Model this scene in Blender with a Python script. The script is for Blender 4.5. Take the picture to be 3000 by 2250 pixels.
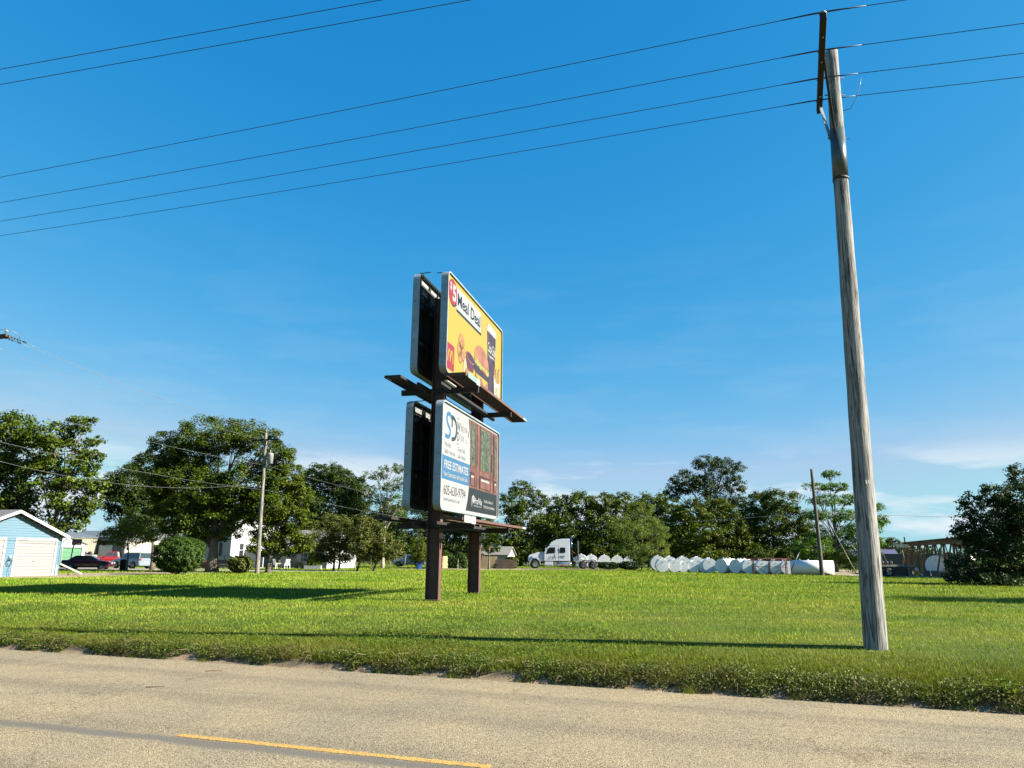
import bpy, math, random
import numpy as np
from mathutils import Vector, Matrix, Quaternion
R_ = math.radians
scene = bpy.context.scene
for o in list(bpy.data.objects): bpy.data.objects.remove(o)
COL = scene.collection

# ------------------------------------------------------------------ camera
cd = bpy.data.cameras.new('camera'); cam = bpy.data.objects.new('camera', cd); COL.objects.link(cam)
PITCH, ROLL = R_(13.05), R_(0.5)
_F = Vector((0, math.cos(PITCH), math.sin(PITCH))); _R0 = Vector((1, 0, 0)); _U0 = Vector((0, -math.sin(PITCH), math.cos(PITCH)))
_Rv = _R0*math.cos(ROLL) + _U0*math.sin(ROLL); _Uv = _U0*math.cos(ROLL) - _R0*math.sin(ROLL)
cam.matrix_world = Matrix(((_Rv.x, _Uv.x, -_F.x, 0), (_Rv.y, _Uv.y, -_F.y, 0), (_Rv.z, _Uv.z, -_F.z, 1.6), (0, 0, 0, 1)))
cd.sensor_width = 36; cd.lens = 36*2150/3000; cd.clip_start = 0.05; cd.clip_end = 6000
scene.camera = cam

# ------------------------------------------------------------------ sky, sun, exposure
SUN_AZ, SUN_EL = R_(102), R_(30)
world = bpy.data.worlds.new('World'); scene.world = world; world.use_nodes = True
wn, wl = world.node_tree.nodes, world.node_tree.links
wn.clear()
sky = wn.new('ShaderNodeTexSky'); sky.sky_type = 'NISHITA'; sky.sun_disc = False
sky.sun_elevation = SUN_EL; sky.sun_rotation = SUN_AZ; sky.air_density = 1.0; sky.dust_density = 0.1; sky.ozone_density = 6.0; sky.altitude = 0
# the phone's rendering of a clear blue sky: one tone curve per channel, the same in every direction
sp_ = wn.new('ShaderNodeSeparateColor'); cb_ = wn.new('ShaderNodeCombineColor'); wl.new(sky.outputs[0], sp_.inputs[0])
for i_, (ex_, am_, cap_) in enumerate(((2.2, 0.325, 2.0), (0.69, 1.17, 3.6), (0.34, 2.36, 4.2))):
    pw_ = wn.new('ShaderNodeMath'); pw_.operation = 'POWER'; pw_.inputs[1].default_value = ex_; wl.new(sp_.outputs[i_], pw_.inputs[0])
    ml_ = wn.new('ShaderNodeMath'); ml_.operation = 'MULTIPLY'; ml_.inputs[1].default_value = am_; wl.new(pw_.outputs[0], ml_.inputs[0])
    mn_ = wn.new('ShaderNodeMath'); mn_.operation = 'MINIMUM'; mn_.inputs[1].default_value = cap_; wl.new(ml_.outputs[0], mn_.inputs[0]); wl.new(mn_.outputs[0], cb_.inputs[i_])
# thin fair-weather cloud: stretched noise that fades in towards the horizon all the way round
tc = wn.new('ShaderNodeTexCoord'); mp = wn.new('ShaderNodeMapping'); mp.inputs['Scale'].default_value = (5.0, 5.0, 26.0); mp.inputs['Location'].default_value = (3.1, 0.4, 1.7)
wl.new(tc.outputs['Generated'], mp.inputs['Vector'])
nz = wn.new('ShaderNodeTexNoise'); nz.inputs['Scale'].default_value = 1.0; nz.inputs['Detail'].default_value = 7; nz.inputs['Roughness'].default_value = 0.55
wl.new(mp.outputs[0], nz.inputs['Vector'])
cr = wn.new('ShaderNodeValToRGB'); cr.color_ramp.elements[0].position = 0.475; cr.color_ramp.elements[1].position = 0.60
wl.new(nz.outputs[0], cr.inputs[0])
sx = wn.new('ShaderNodeSeparateXYZ'); wl.new(tc.outputs['Generated'], sx.inputs[0])
er = wn.new('ShaderNodeValToRGB'); e = er.color_ramp
e.elements[0].position = 0.0; e.elements[0].color = (0.6, 0.6, 0.6, 1); e.elements[1].position = 0.42; e.elements[1].color = (0, 0, 0, 1)
for p_, v_ in ((0.045, 0.85), (0.085, 0.95), (0.115, 0.5), (0.135, 0.06), (0.2, 0.05), (0.3, 0.03)):
    q_ = e.elements.new(p_); q_.color = (v_, v_, v_, 1)
wl.new(sx.outputs[2], er.inputs[0])
mu = wn.new('ShaderNodeMath'); mu.operation = 'MULTIPLY'; wl.new(cr.outputs[0], mu.inputs[0]); wl.new(er.outputs[0], mu.inputs[1])
mx = wn.new('ShaderNodeMixRGB'); mx.inputs[2].default_value = (4.2, 4.6, 4.9, 1)
wl.new(mu.outputs[0], mx.inputs[0]); wl.new(cb_.outputs[0], mx.inputs[1])
bg = wn.new('ShaderNodeBackground'); bg.inputs['Strength'].default_value = 0.0505
wl.new(mx.outputs[0], bg.inputs['Color'])
wo = wn.new('ShaderNodeOutputWorld'); wl.new(bg.outputs[0], wo.inputs['Surface'])
sd = bpy.data.lights.new('sun', 'SUN'); sun = bpy.data.objects.new('sun', sd); COL.objects.link(sun)
sd.energy = 5.0; sd.angle = R_(0.5); sd.color = (1.0, 0.93, 0.80)
SV = Vector((math.sin(SUN_AZ)*math.cos(SUN_EL), math.cos(SUN_AZ)*math.cos(SUN_EL), math.sin(SUN_EL)))
sun.rotation_euler = SV.to_track_quat('Z', 'Y').to_euler(); sun.location = (40, -10, 60)
vs = scene.view_settings; vs.view_transform = 'Standard'; vs.look = 'None'; vs.gamma = 1.0; vs.exposure = 2.0
scene.render.engine = 'CYCLES'
scene.cycles.max_bounces = 6; scene.cycles.transparent_max_bounces = 8

# ------------------------------------------------------------------ helpers
class MB:
    def __init__(s): s.v = []; s.f = []; s.m = []; s.sm = []
    def add(s, vs, fs, m=0, smooth=False):
        b = len(s.v); s.v += [tuple(x) for x in vs]
        for f in fs: s.f.append(tuple(b+i for i in f)); s.m.append(m); s.sm.append(smooth)
        return s
    def box(s, c, d, rz=0.0, m=0, ry=0.0, rx=0.0):
        hx, hy, hz = d[0]/2, d[1]/2, d[2]/2
        M = Matrix.Rotation(rz, 3, 'Z') @ Matrix.Rotation(ry, 3, 'Y') @ Matrix.Rotation(rx, 3, 'X')
        vs = [Vector(c) + M @ Vector((x, y, z)) for x in (-hx, hx) for y in (-hy, hy) for z in (-hz, hz)]
        return s.add(vs, [(0, 1, 3, 2), (4, 6, 7, 5), (0, 4, 5, 1), (2, 3, 7, 6), (0, 2, 6, 4), (1, 5, 7, 3)], m)
    def bar(s, p, q, w, h, m=0):
        p, q = Vector(p), Vector(q); d = (q-p).normalized()
        up = Vector((0, 0, 1)) if abs(d.z) < 0.95 else Vector((0, 1, 0))
        a = d.cross(up).normalized(); b = a.cross(d)
        vs = [c + a*x*w/2 + b*y*h/2 for c in (p, q) for x, y in ((-1, -1), (1, -1), (1, 1), (-1, 1))]
        return s.add(vs, [(3, 2, 1, 0), (4, 5, 6, 7), (0, 1, 5, 4), (1, 2, 6, 5), (2, 3, 7, 6), (3, 0, 4, 7)], m)
    def tube(s, pts, rad, n=8, m=0, cap=True, smooth=True):
        pts = [Vector(p) for p in pts]
        if not hasattr(rad, '__len__'): rad = [rad]*len(pts)
        b = len(s.v); prev = None
        for i, p in enumerate(pts):
            d = (pts[min(i+1, len(pts)-1)] - pts[max(i-1, 0)]).normalized()
            if prev is None:
                up = Vector((0, 0, 1)) if abs(d.z) < 0.9 else Vector((1, 0, 0))
                a = d.cross(up).normalized()
            else:
                a = (prev - d*prev.dot(d)).normalized()
            prev = a; c = d.cross(a)
            for k in range(n):
                t = 2*math.pi*k/n; s.v.append(tuple(p + (a*math.cos(t) + c*math.sin(t))*rad[i]))
        for i in range(len(pts)-1):
            for k in range(n):
                s.f.append((b+i*n+k, b+i*n+(k+1) % n, b+(i+1)*n+(k+1) % n, b+(i+1)*n+k)); s.m.append(m); s.sm.append(smooth)
        if cap:
            s.f.append(tuple(b+k for k in reversed(range(n)))); s.m.append(m); s.sm.append(False)
            e_ = b+(len(pts)-1)*n; s.f.append(tuple(e_+k for k in range(n))); s.m.append(m); s.sm.append(False)
        return s
    def prism(s, poly, O, A, B, N, m=0):
        # polygon in plane (A,B) through O, extruded along N
        O, A, B, N = Vector(O), Vector(A), Vector(B), Vector(N)
        k = len(poly); v0 = [O + A*x + B*y for x, y in poly]; v1 = [p + N for p in v0]
        fs = [tuple(range(k)), tuple(reversed(range(k, 2*k)))] + [(i, i+k, (i+1) % k+k, (i+1) % k) for i in range(k)]
        return s.add(v0+v1, fs, m)
    def lathe(s, prof, c=(0, 0, 0), n=16, m=0, axis='Z', smooth=True):
        b = len(s.v); c = Vector(c)
        for r, h in prof:
            for k in range(n):
                t = 2*math.pi*k/n; x, y = r*math.cos(t), r*math.sin(t)
                p = {'Z': (x, y, h), 'Y': (x, h, y), 'X': (h, x, y)}[axis]
                s.v.append(tuple(c+Vector(p)))
        for i in range(len(prof)-1):
            for k in range(n):
                s.f.append((b+i*n+k, b+i*n+(k+1) % n, b+(i+1)*n+(k+1) % n, b+(i+1)*n+k)); s.m.append(m); s.sm.append(smooth)
        s.f.append(tuple(b+k for k in range(n))); s.m.append(m); s.sm.append(False)
        e_ = b+(len(prof)-1)*n; s.f.append(tuple(e_+k for k in range(n))); s.m.append(m); s.sm.append(False)
        return s
    def mesh(s, name, mats):
        me = bpy.data.meshes.new(name); me.from_pydata(s.v, [], s.f)
        for m in (mats if isinstance(mats, (list, tuple)) else [mats]): me.materials.append(m)
        me.polygons.foreach_set('material_index', s.m); me.polygons.foreach_set('use_smooth', s.sm)
        me.update(); return me
    def build(s, name, mats, parent=None, bevel=0.0, fixn=True):
        me = s.mesh(name, mats)
        if fixn:
            import bmesh
            bm = bmesh.new(); bm.from_mesh(me); bmesh.ops.recalc_face_normals(bm, faces=bm.faces); bm.to_mesh(me); bm.free()
        o = bpy.data.objects.new(name, me); COL.objects.link(o)
        if parent: o.parent = parent
        if bevel:
            b = o.modifiers.new('b', 'BEVEL'); b.width = bevel; b.segments = 2; b.limit_method = 'ANGLE'
        return o
def inst(name, me, parent=None, loc=(0, 0, 0), rot=(0, 0, 0), sc=(1, 1, 1)):
    o = bpy.data.objects.new(name, me); COL.objects.link(o); o.parent = parent
    o.location = loc; o.rotation_euler = rot; o.scale = sc; return o
def tag(o, label, cat, group=None):
    o['label'] = label; o['category'] = cat
    if group: o['group'] = group
    return o
def thing(name, label, cat, loc=(0, 0, 0), rz=0.0, group=None):
    o = bpy.data.objects.new(name, None); COL.objects.link(o); o.location = loc; o.rotation_euler = (0, 0, rz)
    o.empty_display_size = 0.3
    return tag(o, label, cat, group)
def struct(o): o['kind'] = 'structure'; return o
def stuff(o): o['kind'] = 'stuff'; return o
def npmesh(name, V, Fc, mat, nper):
    me = bpy.data.meshes.new(name); nf = len(Fc)
    me.vertices.add(len(V)); me.vertices.foreach_set('co', np.ascontiguousarray(V, np.float32).ravel())
    me.loops.add(nf*nper); me.loops.foreach_set('vertex_index', np.ascontiguousarray(Fc, np.int32).ravel())
    me.polygons.add(nf); me.polygons.foreach_set('loop_start', np.arange(0, nf*nper, nper, dtype=np.int32))
    me.update(calc_edges=True); me.materials.append(mat); return me

_mc = {}
def M(name, col, rough=0.6, metal=0.0, var=0.12, scale=3.0, bump=0.0, bscale=40.0, spec=0.5, coat=0.0, dirt=None, dscale=1.2):
    if name in _mc: return _mc[name]
    m = bpy.data.materials.new(name); m.use_nodes = True; n, l = m.node_tree.nodes, m.node_tree.links
    b = n['Principled BSDF']; b.inputs['Roughness'].default_value = rough; b.inputs['Metallic'].default_value = metal
    b.inputs['Specular IOR Level'].default_value = spec; b.inputs['Coat Weight'].default_value = coat
    g = n.new('ShaderNodeTexCoord'); t = n.new('ShaderNodeTexNoise'); t.inputs['Scale'].default_value = scale; t.inputs['Detail'].default_value = 6
    l.new(g.outputs['Object'], t.inputs['Vector'])
    c = n.new('ShaderNodeValToRGB'); c.color_ramp.elements[0].position = 0.3; c.color_ramp.elements[1].position = 0.7
    c.color_ramp.elements[0].color = tuple(max(0, x*(1-var)) for x in col)+(1,)
    c.color_ramp.elements[1].color = tuple(min(1, x*(1+var)) for x in col)+(1,)
    l.new(t.outputs[0], c.inputs[0]); out = c.outputs[0]
    if dirt:
        t2 = n.new('ShaderNodeTexNoise'); t2.inputs['Scale'].default_value = dscale; t2.inputs['Detail'].default_value = 8; t2.inputs['Roughness'].default_value = 0.65
        l.new(g.outputs['Object'], t2.inputs['Vector'])
        r2 = n.new('ShaderNodeValToRGB'); r2.color_ramp.elements[0].position = 0.48; r2.color_ramp.elements[1].position = 0.75
        l.new(t2.outputs[0], r2.inputs[0])
        mx_ = n.new('ShaderNodeMixRGB'); mx_.inputs[2].default_value = tuple(dirt)+(1,); l.new(r2.outputs[0], mx_.inputs[0]); l.new(out, mx_.inputs[1]); out = mx_.outputs[0]
    l.new(out, b.inputs['Base Color'])
    if bump:
        t3 = n.new('ShaderNodeTexNoise'); t3.inputs['Scale'].default_value = bscale; t3.inputs['Detail'].default_value = 4; l.new(g.outputs['Object'], t3.inputs['Vector'])
        bn = n.new('ShaderNodeBump'); bn.inputs['Strength'].default_value = bump; bn.inputs['Distance'].default_value = 0.02
        l.new(t3.outputs[0], bn.inputs['Height']); l.new(bn.outputs[0], b.inputs['Normal'])
    _mc[name] = m; return m
def leafmat(name, c0, c1, trans=0.3, patch=None, pscale=0.25, rough=0.5, patch2=None):
    if name in _mc: return _mc[name]
    m = bpy.data.materials.new(name); m.use_nodes = True; n, l = m.node_tree.nodes, m.node_tree.links
    b = n['Principled BSDF']; b.inputs['Roughness'].default_value = rough; b.inputs['Specular IOR Level'].default_value = 0.12
    g = n.new('ShaderNodeNewGeometry'); c = n.new('ShaderNodeValToRGB')
    c.color_ramp.elements[0].color = tuple(c0)+(1,); c.color_ramp.elements[1].color = tuple(c1)+(1,)
    l.new(g.outputs['Random Per Island'], c.inputs[0]); out = c.outputs[0]
    if patch:
        t = n.new('ShaderNodeTexNoise'); t.inputs['Scale'].default_value = pscale; t.inputs['Detail'].default_value = 5; l.new(g.outputs['Position'], t.inputs['Vector'])
        r = n.new('ShaderNodeValToRGB'); r.color_ramp.elements[0].position = 0.42; r.color_ramp.elements[1].position = 0.66; l.new(t.outputs[0], r.inputs[0])
        mx_ = n.new('ShaderNodeMixRGB'); mx_.inputs[2].default_value = tuple(patch)+(1,)
        ml = n.new('ShaderNodeMath'); ml.operation = 'MULTIPLY'; ml.inputs[1].default_value = 0.75; l.new(r.outputs[0], ml.inputs[0])
        l.new(ml.outputs[0], mx_.inputs[0]); l.new(out, mx_.inputs[1]); out = mx_.outputs[0]
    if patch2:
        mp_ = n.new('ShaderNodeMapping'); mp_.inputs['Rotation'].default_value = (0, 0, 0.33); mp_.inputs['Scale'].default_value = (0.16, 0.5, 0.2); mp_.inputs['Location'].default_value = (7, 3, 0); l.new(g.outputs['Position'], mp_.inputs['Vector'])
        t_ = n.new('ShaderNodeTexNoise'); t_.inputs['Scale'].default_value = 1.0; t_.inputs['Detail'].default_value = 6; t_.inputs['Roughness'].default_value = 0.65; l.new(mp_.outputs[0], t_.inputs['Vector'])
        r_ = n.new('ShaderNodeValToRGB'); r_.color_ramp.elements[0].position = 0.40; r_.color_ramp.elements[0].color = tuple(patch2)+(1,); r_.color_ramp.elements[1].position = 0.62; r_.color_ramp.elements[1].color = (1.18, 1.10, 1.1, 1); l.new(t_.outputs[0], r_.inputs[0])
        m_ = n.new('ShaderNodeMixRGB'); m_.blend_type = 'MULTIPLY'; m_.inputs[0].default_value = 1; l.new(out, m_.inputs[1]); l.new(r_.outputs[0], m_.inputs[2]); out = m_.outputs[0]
    l.new(out, b.inputs['Base Color'])
    tr = n.new('ShaderNodeBsdfTranslucent'); ga = n.new('ShaderNodeMixRGB'); ga.blend_type = 'MULTIPLY'; ga.inputs[0].default_value = 1; ga.inputs[2].default_value = (1.5, 1.35, 0.5, 1)
    l.new(out, ga.inputs[1]); l.new(ga.outputs[0], tr.inputs[0])
    ms = n.new('ShaderNodeMixShader'); ms.inputs[0].default_value = trans; l.new(b.outputs[0], ms.inputs[1]); l.new(tr.outputs[0], ms.inputs[2])
    l.new(ms.outputs[0], n['Material Output'].inputs['Surface']); _mc[name] = m; return m

# ------------------------------------------------------------------ the ground: street grid runs along EV (east) and NV (north)
EV = Vector((0.950, -0.312, 0)); NV = Vector((0.312, 0.950, 0)); KO = Vector((0, 12.94, 0)); GRID = math.atan2(-0.312, 0.950)
def sst(x): x = np.clip(x, 0, 1); return x*x*(3-2*x)
def gz(x, y):
    x = np.asarray(x, float); y = np.asarray(y, float)
    t = x*0.312 + (y-12.94)*0.95
    z = -0.22*sst((y-48)/50.) - 0.08*sst((-x-2)/9.)*sst((26-y)/8.) - 0.30*(1-sst((t+0.4)/5.6))
    return z + 0.012*np.sin(x*1.1+y*0.7)*np.sin(y*0.9-x*0.4)
def st2xy(s, t): return KO.x+EV.x*s+NV.x*t, KO.y+EV.y*s+NV.y*t
ROADW = 9.9
def ground():
    S = np.concatenate([[-3000, -1200, -500, -260, -160, -120], np.arange(-95, 96, 1.5), [120, 160, 260, 500, 1200, 3000]])
    T = np.concatenate([[-1500, -400, -80, -30, -16, -12, -10.3, -10.1, -6, -3, 0.0, 0.24, 0.25], np.arange(0.4, 3, 0.2), np.arange(3, 30, 1.0), np.arange(30, 130, 3.0), [145, 180, 300, 600, 1500, 4500]])
    s, t = np.meshgrid(S, T); x = KO.x+EV.x*s+NV.x*t; y = KO.y+EV.y*s+NV.y*t
    z = gz(x, y); z = np.where((t > -10.2) & (t < 0.245), -0.60, z); z = np.where(t <= -10.2, -0.12, z)
    V = np.stack([x, y, z], -1).reshape(-1, 3); nx, ny = len(S), len(T)
    i, j = np.meshgrid(np.arange(nx-1), np.arange(ny-1)); a = (j*nx+i).ravel()
    F = np.stack([a, a+1, a+1+nx, a+nx], 1)
    m = bpy.data.materials.new('lawn_soil'); m.use_nodes = True; n, l = m.node_tree.nodes, m.node_tree.links
    b = n['Principled BSDF']; b.inputs['Roughness'].default_value = 0.95; b.inputs['Specular IOR Level'].default_value = 0.1
    g = n.new('ShaderNodeNewGeometry'); t1 = n.new('ShaderNodeTexNoise'); t1.inputs['Scale'].default_value = 0.5; t1.inputs['Detail'].default_value = 8; l.new(g.outputs['Position'], t1.inputs['Vector'])
    c = n.new('ShaderNodeValToRGB'); c.color_ramp.elements[0].position = 0.35; c.color_ramp.elements[1].position = 0.7
    c.color_ramp.elements[0].color = (0.040, 0.055, 0.008, 1); c.color_ramp.elements[1].color = (0.085, 0.095, 0.016, 1); l.new(t1.outputs[0], c.inputs[0])
    t2 = n.new('ShaderNodeTexNoise'); t2.inputs['Scale'].default_value = 14; t2.inputs['Detail'].default_value = 6; l.new(g.outputs['Position'], t2.inputs['Vector'])
    mxx = n.new('ShaderNodeMixRGB'); mxx.blend_type = 'MULTIPLY'; mxx.inputs[0].default_value = 0.8; l.new(c.outputs[0], mxx.inputs[1]); l.new(t2.outputs[0], mxx.inputs[2])
    sc_ = n.new('ShaderNodeMixRGB'); sc_.blend_type = 'MULTIPLY'; sc_.inputs[0].default_value = 1; sc_.inputs[2].default_value = (1.6, 1.6, 1.6, 1); l.new(mxx.outputs[0], sc_.inputs[1])
    l.new(sc_.outputs[0], b.inputs['Base Color'])
    me = npmesh('ground', V, F, m, 4); o = bpy.data.objects.new('ground', me); COL.objects.link(o); struct(o)
ground()
def chipseal():
    m = bpy.data.materials.new('chip_seal'); m.use_nodes = True; n, l = m.node_tree.nodes, m.node_tree.links
    b = n['Principled BSDF']; b.inputs['Roughness'].default_value = 0.9; b.inputs['Specular IOR Level'].default_value = 0.25
    g = n.new('ShaderNodeTexCoord')
    vo = n.new('ShaderNodeTexVoronoi'); vo.inputs['Scale'].default_value = 88; l.new(g.outputs['Object'], vo.inputs['Vector'])
    cr_ = n.new('ShaderNodeValToRGB'); el = cr_.color_ramp; el.interpolation = 'LINEAR'
    el.elements[0].position = 0.0; el.elements[0].color = (0.12, 0.10, 0.068, 1); el.elements[1].position = 1.0; el.elements[1].color = (0.40, 0.345, 0.235, 1)
    for p_, c_ in ((0.3, (0.215, 0.18, 0.118, 1)), (0.6, (0.295, 0.25, 0.165, 1))): q_ = el.elements.new(p_); q_.color = c_
    sp = n.new('ShaderNodeSeparateColor'); l.new(vo.outputs['Color'], sp.inputs[0]); l.new(sp.outputs[0], cr_.inputs[0])
    # binder in the joints between stones
    jr = n.new('ShaderNodeValToRGB'); jr.color_ramp.elements[0].position = 0.35; jr.color_ramp.elements[0].color = (1, 1, 1, 1); jr.color_ramp.elements[1].position = 0.75; jr.color_ramp.elements[1].color = (0.33, 0.32, 0.31, 1)
    l.new(vo.outputs['Distance'], jr.inputs[0])
    mm = n.new('ShaderNodeMixRGB'); mm.blend_type = 'MULTIPLY'; mm.inputs[0].default_value = 1; l.new(cr_.outputs[0], mm.inputs[1]); l.new(jr.outputs[0], mm.inputs[2])
    t2 = n.new('ShaderNodeTexNoise'); t2.inputs['Scale'].default_value = 0.55; t2.inputs['Detail'].default_value = 7; l.new(g.outputs['Object'], t2.inputs['Vector'])
    r2 = n.new('ShaderNodeValToRGB'); r2.color_ramp.elements[0].position = 0.3; r2.color_ramp.elements[0].color = (0.82, 0.83, 0.86, 1); r2.color_ramp.elements[1].position = 0.7; r2.color_ramp.elements[1].color = (1.12, 1.08, 1.0, 1)
    l.new(t2.outputs[0], r2.inputs[0])
    m2 = n.new('ShaderNodeMixRGB'); m2.blend_type = 'MULTIPLY'; m2.inputs[0].default_value = 1; l.new(mm.outputs[0], m2.inputs[1]); l.new(r2.outputs[0], m2.inputs[2])
    # bled bitumen beside the centre line (object Y = across the road), and two faint worn wheel paths
    so = n.new('ShaderNodeSeparateXYZ'); l.new(g.outputs['Object'], so.inputs[0])
    wv = n.new('ShaderNodeMath'); wv.operation = 'MULTIPLY'; wv.inputs[1].default_value = 3.6; l.new(so.outputs[1], wv.inputs[0])
    sn = n.new('ShaderNodeMath'); sn.operation = 'SINE'; l.new(wv.outputs[0], sn.inputs[0])
    wr_ = n.new('ShaderNodeValToRGB'); wr_.color_ramp.elements[0].position = 0.2; wr_.color_ramp.elements[0].color = (1.04, 1.03, 1.0, 1); wr_.color_ramp.elements[1].position = 0.9; wr_.color_ramp.elements[1].color = (0.90, 0.89, 0.88, 1); l.new(sn.outputs[0], wr_.inputs[0])
    mw = n.new('ShaderNodeMixRGB'); mw.blend_type = 'MULTIPLY'; mw.inputs[0].default_value = 1; l.new(m2.outputs[0], mw.inputs[1]); l.new(wr_.outputs[0], mw.inputs[2]); m2 = mw
    # hairline cracks
    vc = n.new('ShaderNodeTexVoronoi'); vc.feature = 'DISTANCE_TO_EDGE'; vc.inputs['Scale'].default_value = 0.33; dv = n.new('ShaderNodeTexNoise'); dv.inputs['Scale'].default_value = 1.6; dv.inputs['Detail'].default_value = 6; l.new(g.outputs['Object'], dv.inputs['Vector'])
    dm = n.new('ShaderNodeMixRGB'); dm.blend_type = 'ADD'; dm.inputs[0].default_value = 0.7; l.new(g.outputs['Object'], dm.inputs[1]); l.new(dv.outputs['Color'], dm.inputs[2]); l.new(dm.outputs[0], vc.inputs['Vector'])
    rc = n.new('ShaderNodeValToRGB'); rc.color_ramp.elements[0].position = 0.0; rc.color_ramp.elements[0].color = (0.62, 0.6, 0.58, 1); rc.color_ramp.elements[1].position = 0.004; rc.color_ramp.elements[1].color = (1, 1, 1, 1); l.new(vc.outputs['Distance'], rc.inputs[0])
    mc_ = n.new('ShaderNodeMixRGB'); mc_.blend_type = 'MULTIPLY'; mc_.inputs[0].default_value = 1; l.new(m2.outputs[0], mc_.inputs[1]); l.new(rc.outputs[0], mc_.inputs[2]); m2 = mc_
    nw = n.new('ShaderNodeTexNoise'); nw.inputs['Scale'].default_value = 1.2; nw.inputs['Detail'].default_value = 5; l.new(g.outputs['Object'], nw.inputs['Vector'])
    ad = n.new('ShaderNodeMath'); ad.operation = 'MULTIPLY_ADD'; ad.inputs[1].default_value = 0.22; l.new(nw.outputs[0], ad.inputs[0]); l.new(so.outputs[1], ad.inputs[2])
    d0 = n.new('ShaderNodeMath'); d0.operation = 'ADD'; d0.inputs[1].default_value = 5.04; l.new(ad.outputs[0], d0.inputs[0])
    ab = n.new('ShaderNodeMath'); ab.operation = 'ABSOLUTE'; l.new(d0.outputs[0], ab.inputs[0])
    br_ = n.new('ShaderNodeValToRGB'); br_.color_ramp.elements[0].position = 0.06; br_.color_ramp.elements[0].color = (0.92, 0.92, 0.92, 1); br_.color_ramp.elements[1].position = 0.17; br_.color_ramp.elements[1].color = (0, 0, 0, 1); l.new(ab.outputs[0], br_.inputs[0])
    m3 = n.new('ShaderNodeMixRGB'); m3.inputs[2].default_value = (0.098, 0.088, 0.074, 1); l.new(br_.outputs[0], m3.inputs[0]); l.new(m2.outputs[0], m3.inputs[1])
    l.new(m3.outputs[0], b.inputs['Base Color'])
    bn = n.new('ShaderNodeBump'); bn.inputs['Strength'].default_value = 0.9; bn.inputs['Distance'].default_value = 0.006; bn.invert = True
    l.new(vo.outputs['Distance'], bn.inputs['Height']); l.new(bn.outputs[0], b.inputs['Normal']); return m
RZ = -0.45
def road():
    S = [-400, -60, -20, 0, 20, 60, 400]; T = [-ROADW, -7.3, -4.95, -2.5, -0.3, 0.03]; Z = [-0.02, 0.02, 0.035, 0.02, 0.0, -0.006]
    mb = MB(); k = len(S)
    mb.add([(s, t, z) for t, z in zip(T, Z) for s in S], [(j*k+i, j*k+i+1, j*k+k+i+1, j*k+k+i) for j in range(len(T)-1) for i in range(k-1)])
    o = mb.build('road', chipseal()); o.location = (KO.x, KO.y, RZ); o.rotation_euler = (0, 0, GRID); struct(o)
    ym = M('road_paint_yellow', (0.32, 0.195, 0.045), 0.8, var=0.45, scale=45, bump=0.6, bscale=60)
    my = MB()
    # one dash of the centre line, slightly ragged edges
    rng = random.Random(4); N = 150; L0, L1 = -2.28, 1.45
    a = [(L0+(L1-L0)*i/N, -4.90+rng.uniform(-.012, .012), 0.038) for i in range(N+1)]; b_ = [(L0+(L1-L0)*i/N, -5.02+rng.uniform(-.012, .012), 0.038) for i in range(N+1)]
    my.add(a+b_, [(i, i+1, N+2+i, N+1+i) for i in range(N)])
    y = my.build('centre_line', ym); y.location = o.location; y.rotation_euler = o.rotation_euler; struct(y)
    kb = MB(); prof = [(0.0, -0.006), (0.05, 0.015), (0.11, 0.07), (0.17, 0.125), (0.24, 0.15), (0.36, 0.155)]
    SS = np.concatenate([[-400, -60], np.arange(-24, 20, 0.5), [60, 400]]); kk = len(prof); rg = random.Random(7)
    vs_ = []
    for s in SS:
        w = rg.uniform(-.008, .008); vs_ += [(s, t+w, z+rg.uniform(-.004, .004)) for t, z in prof]
    kb.add(vs_, [(i*kk+j, (i+1)*kk+j, (i+1)*kk+j+1, i*kk+j+1) for i in range(len(SS)-1) for j in range(kk-1)], smooth=True)
    k_ = kb.build('kerb', M('kerb_concrete', (0.20, 0.145, 0.085), 0.95, var=0.35, scale=3.5, bump=0.8, bscale=40, dirt=(0.06, 0.045, 0.028), dscale=1.6)); k_.location = o.location; k_.rotation_euler = o.rotation_euler; struct(k_)
road()
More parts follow.
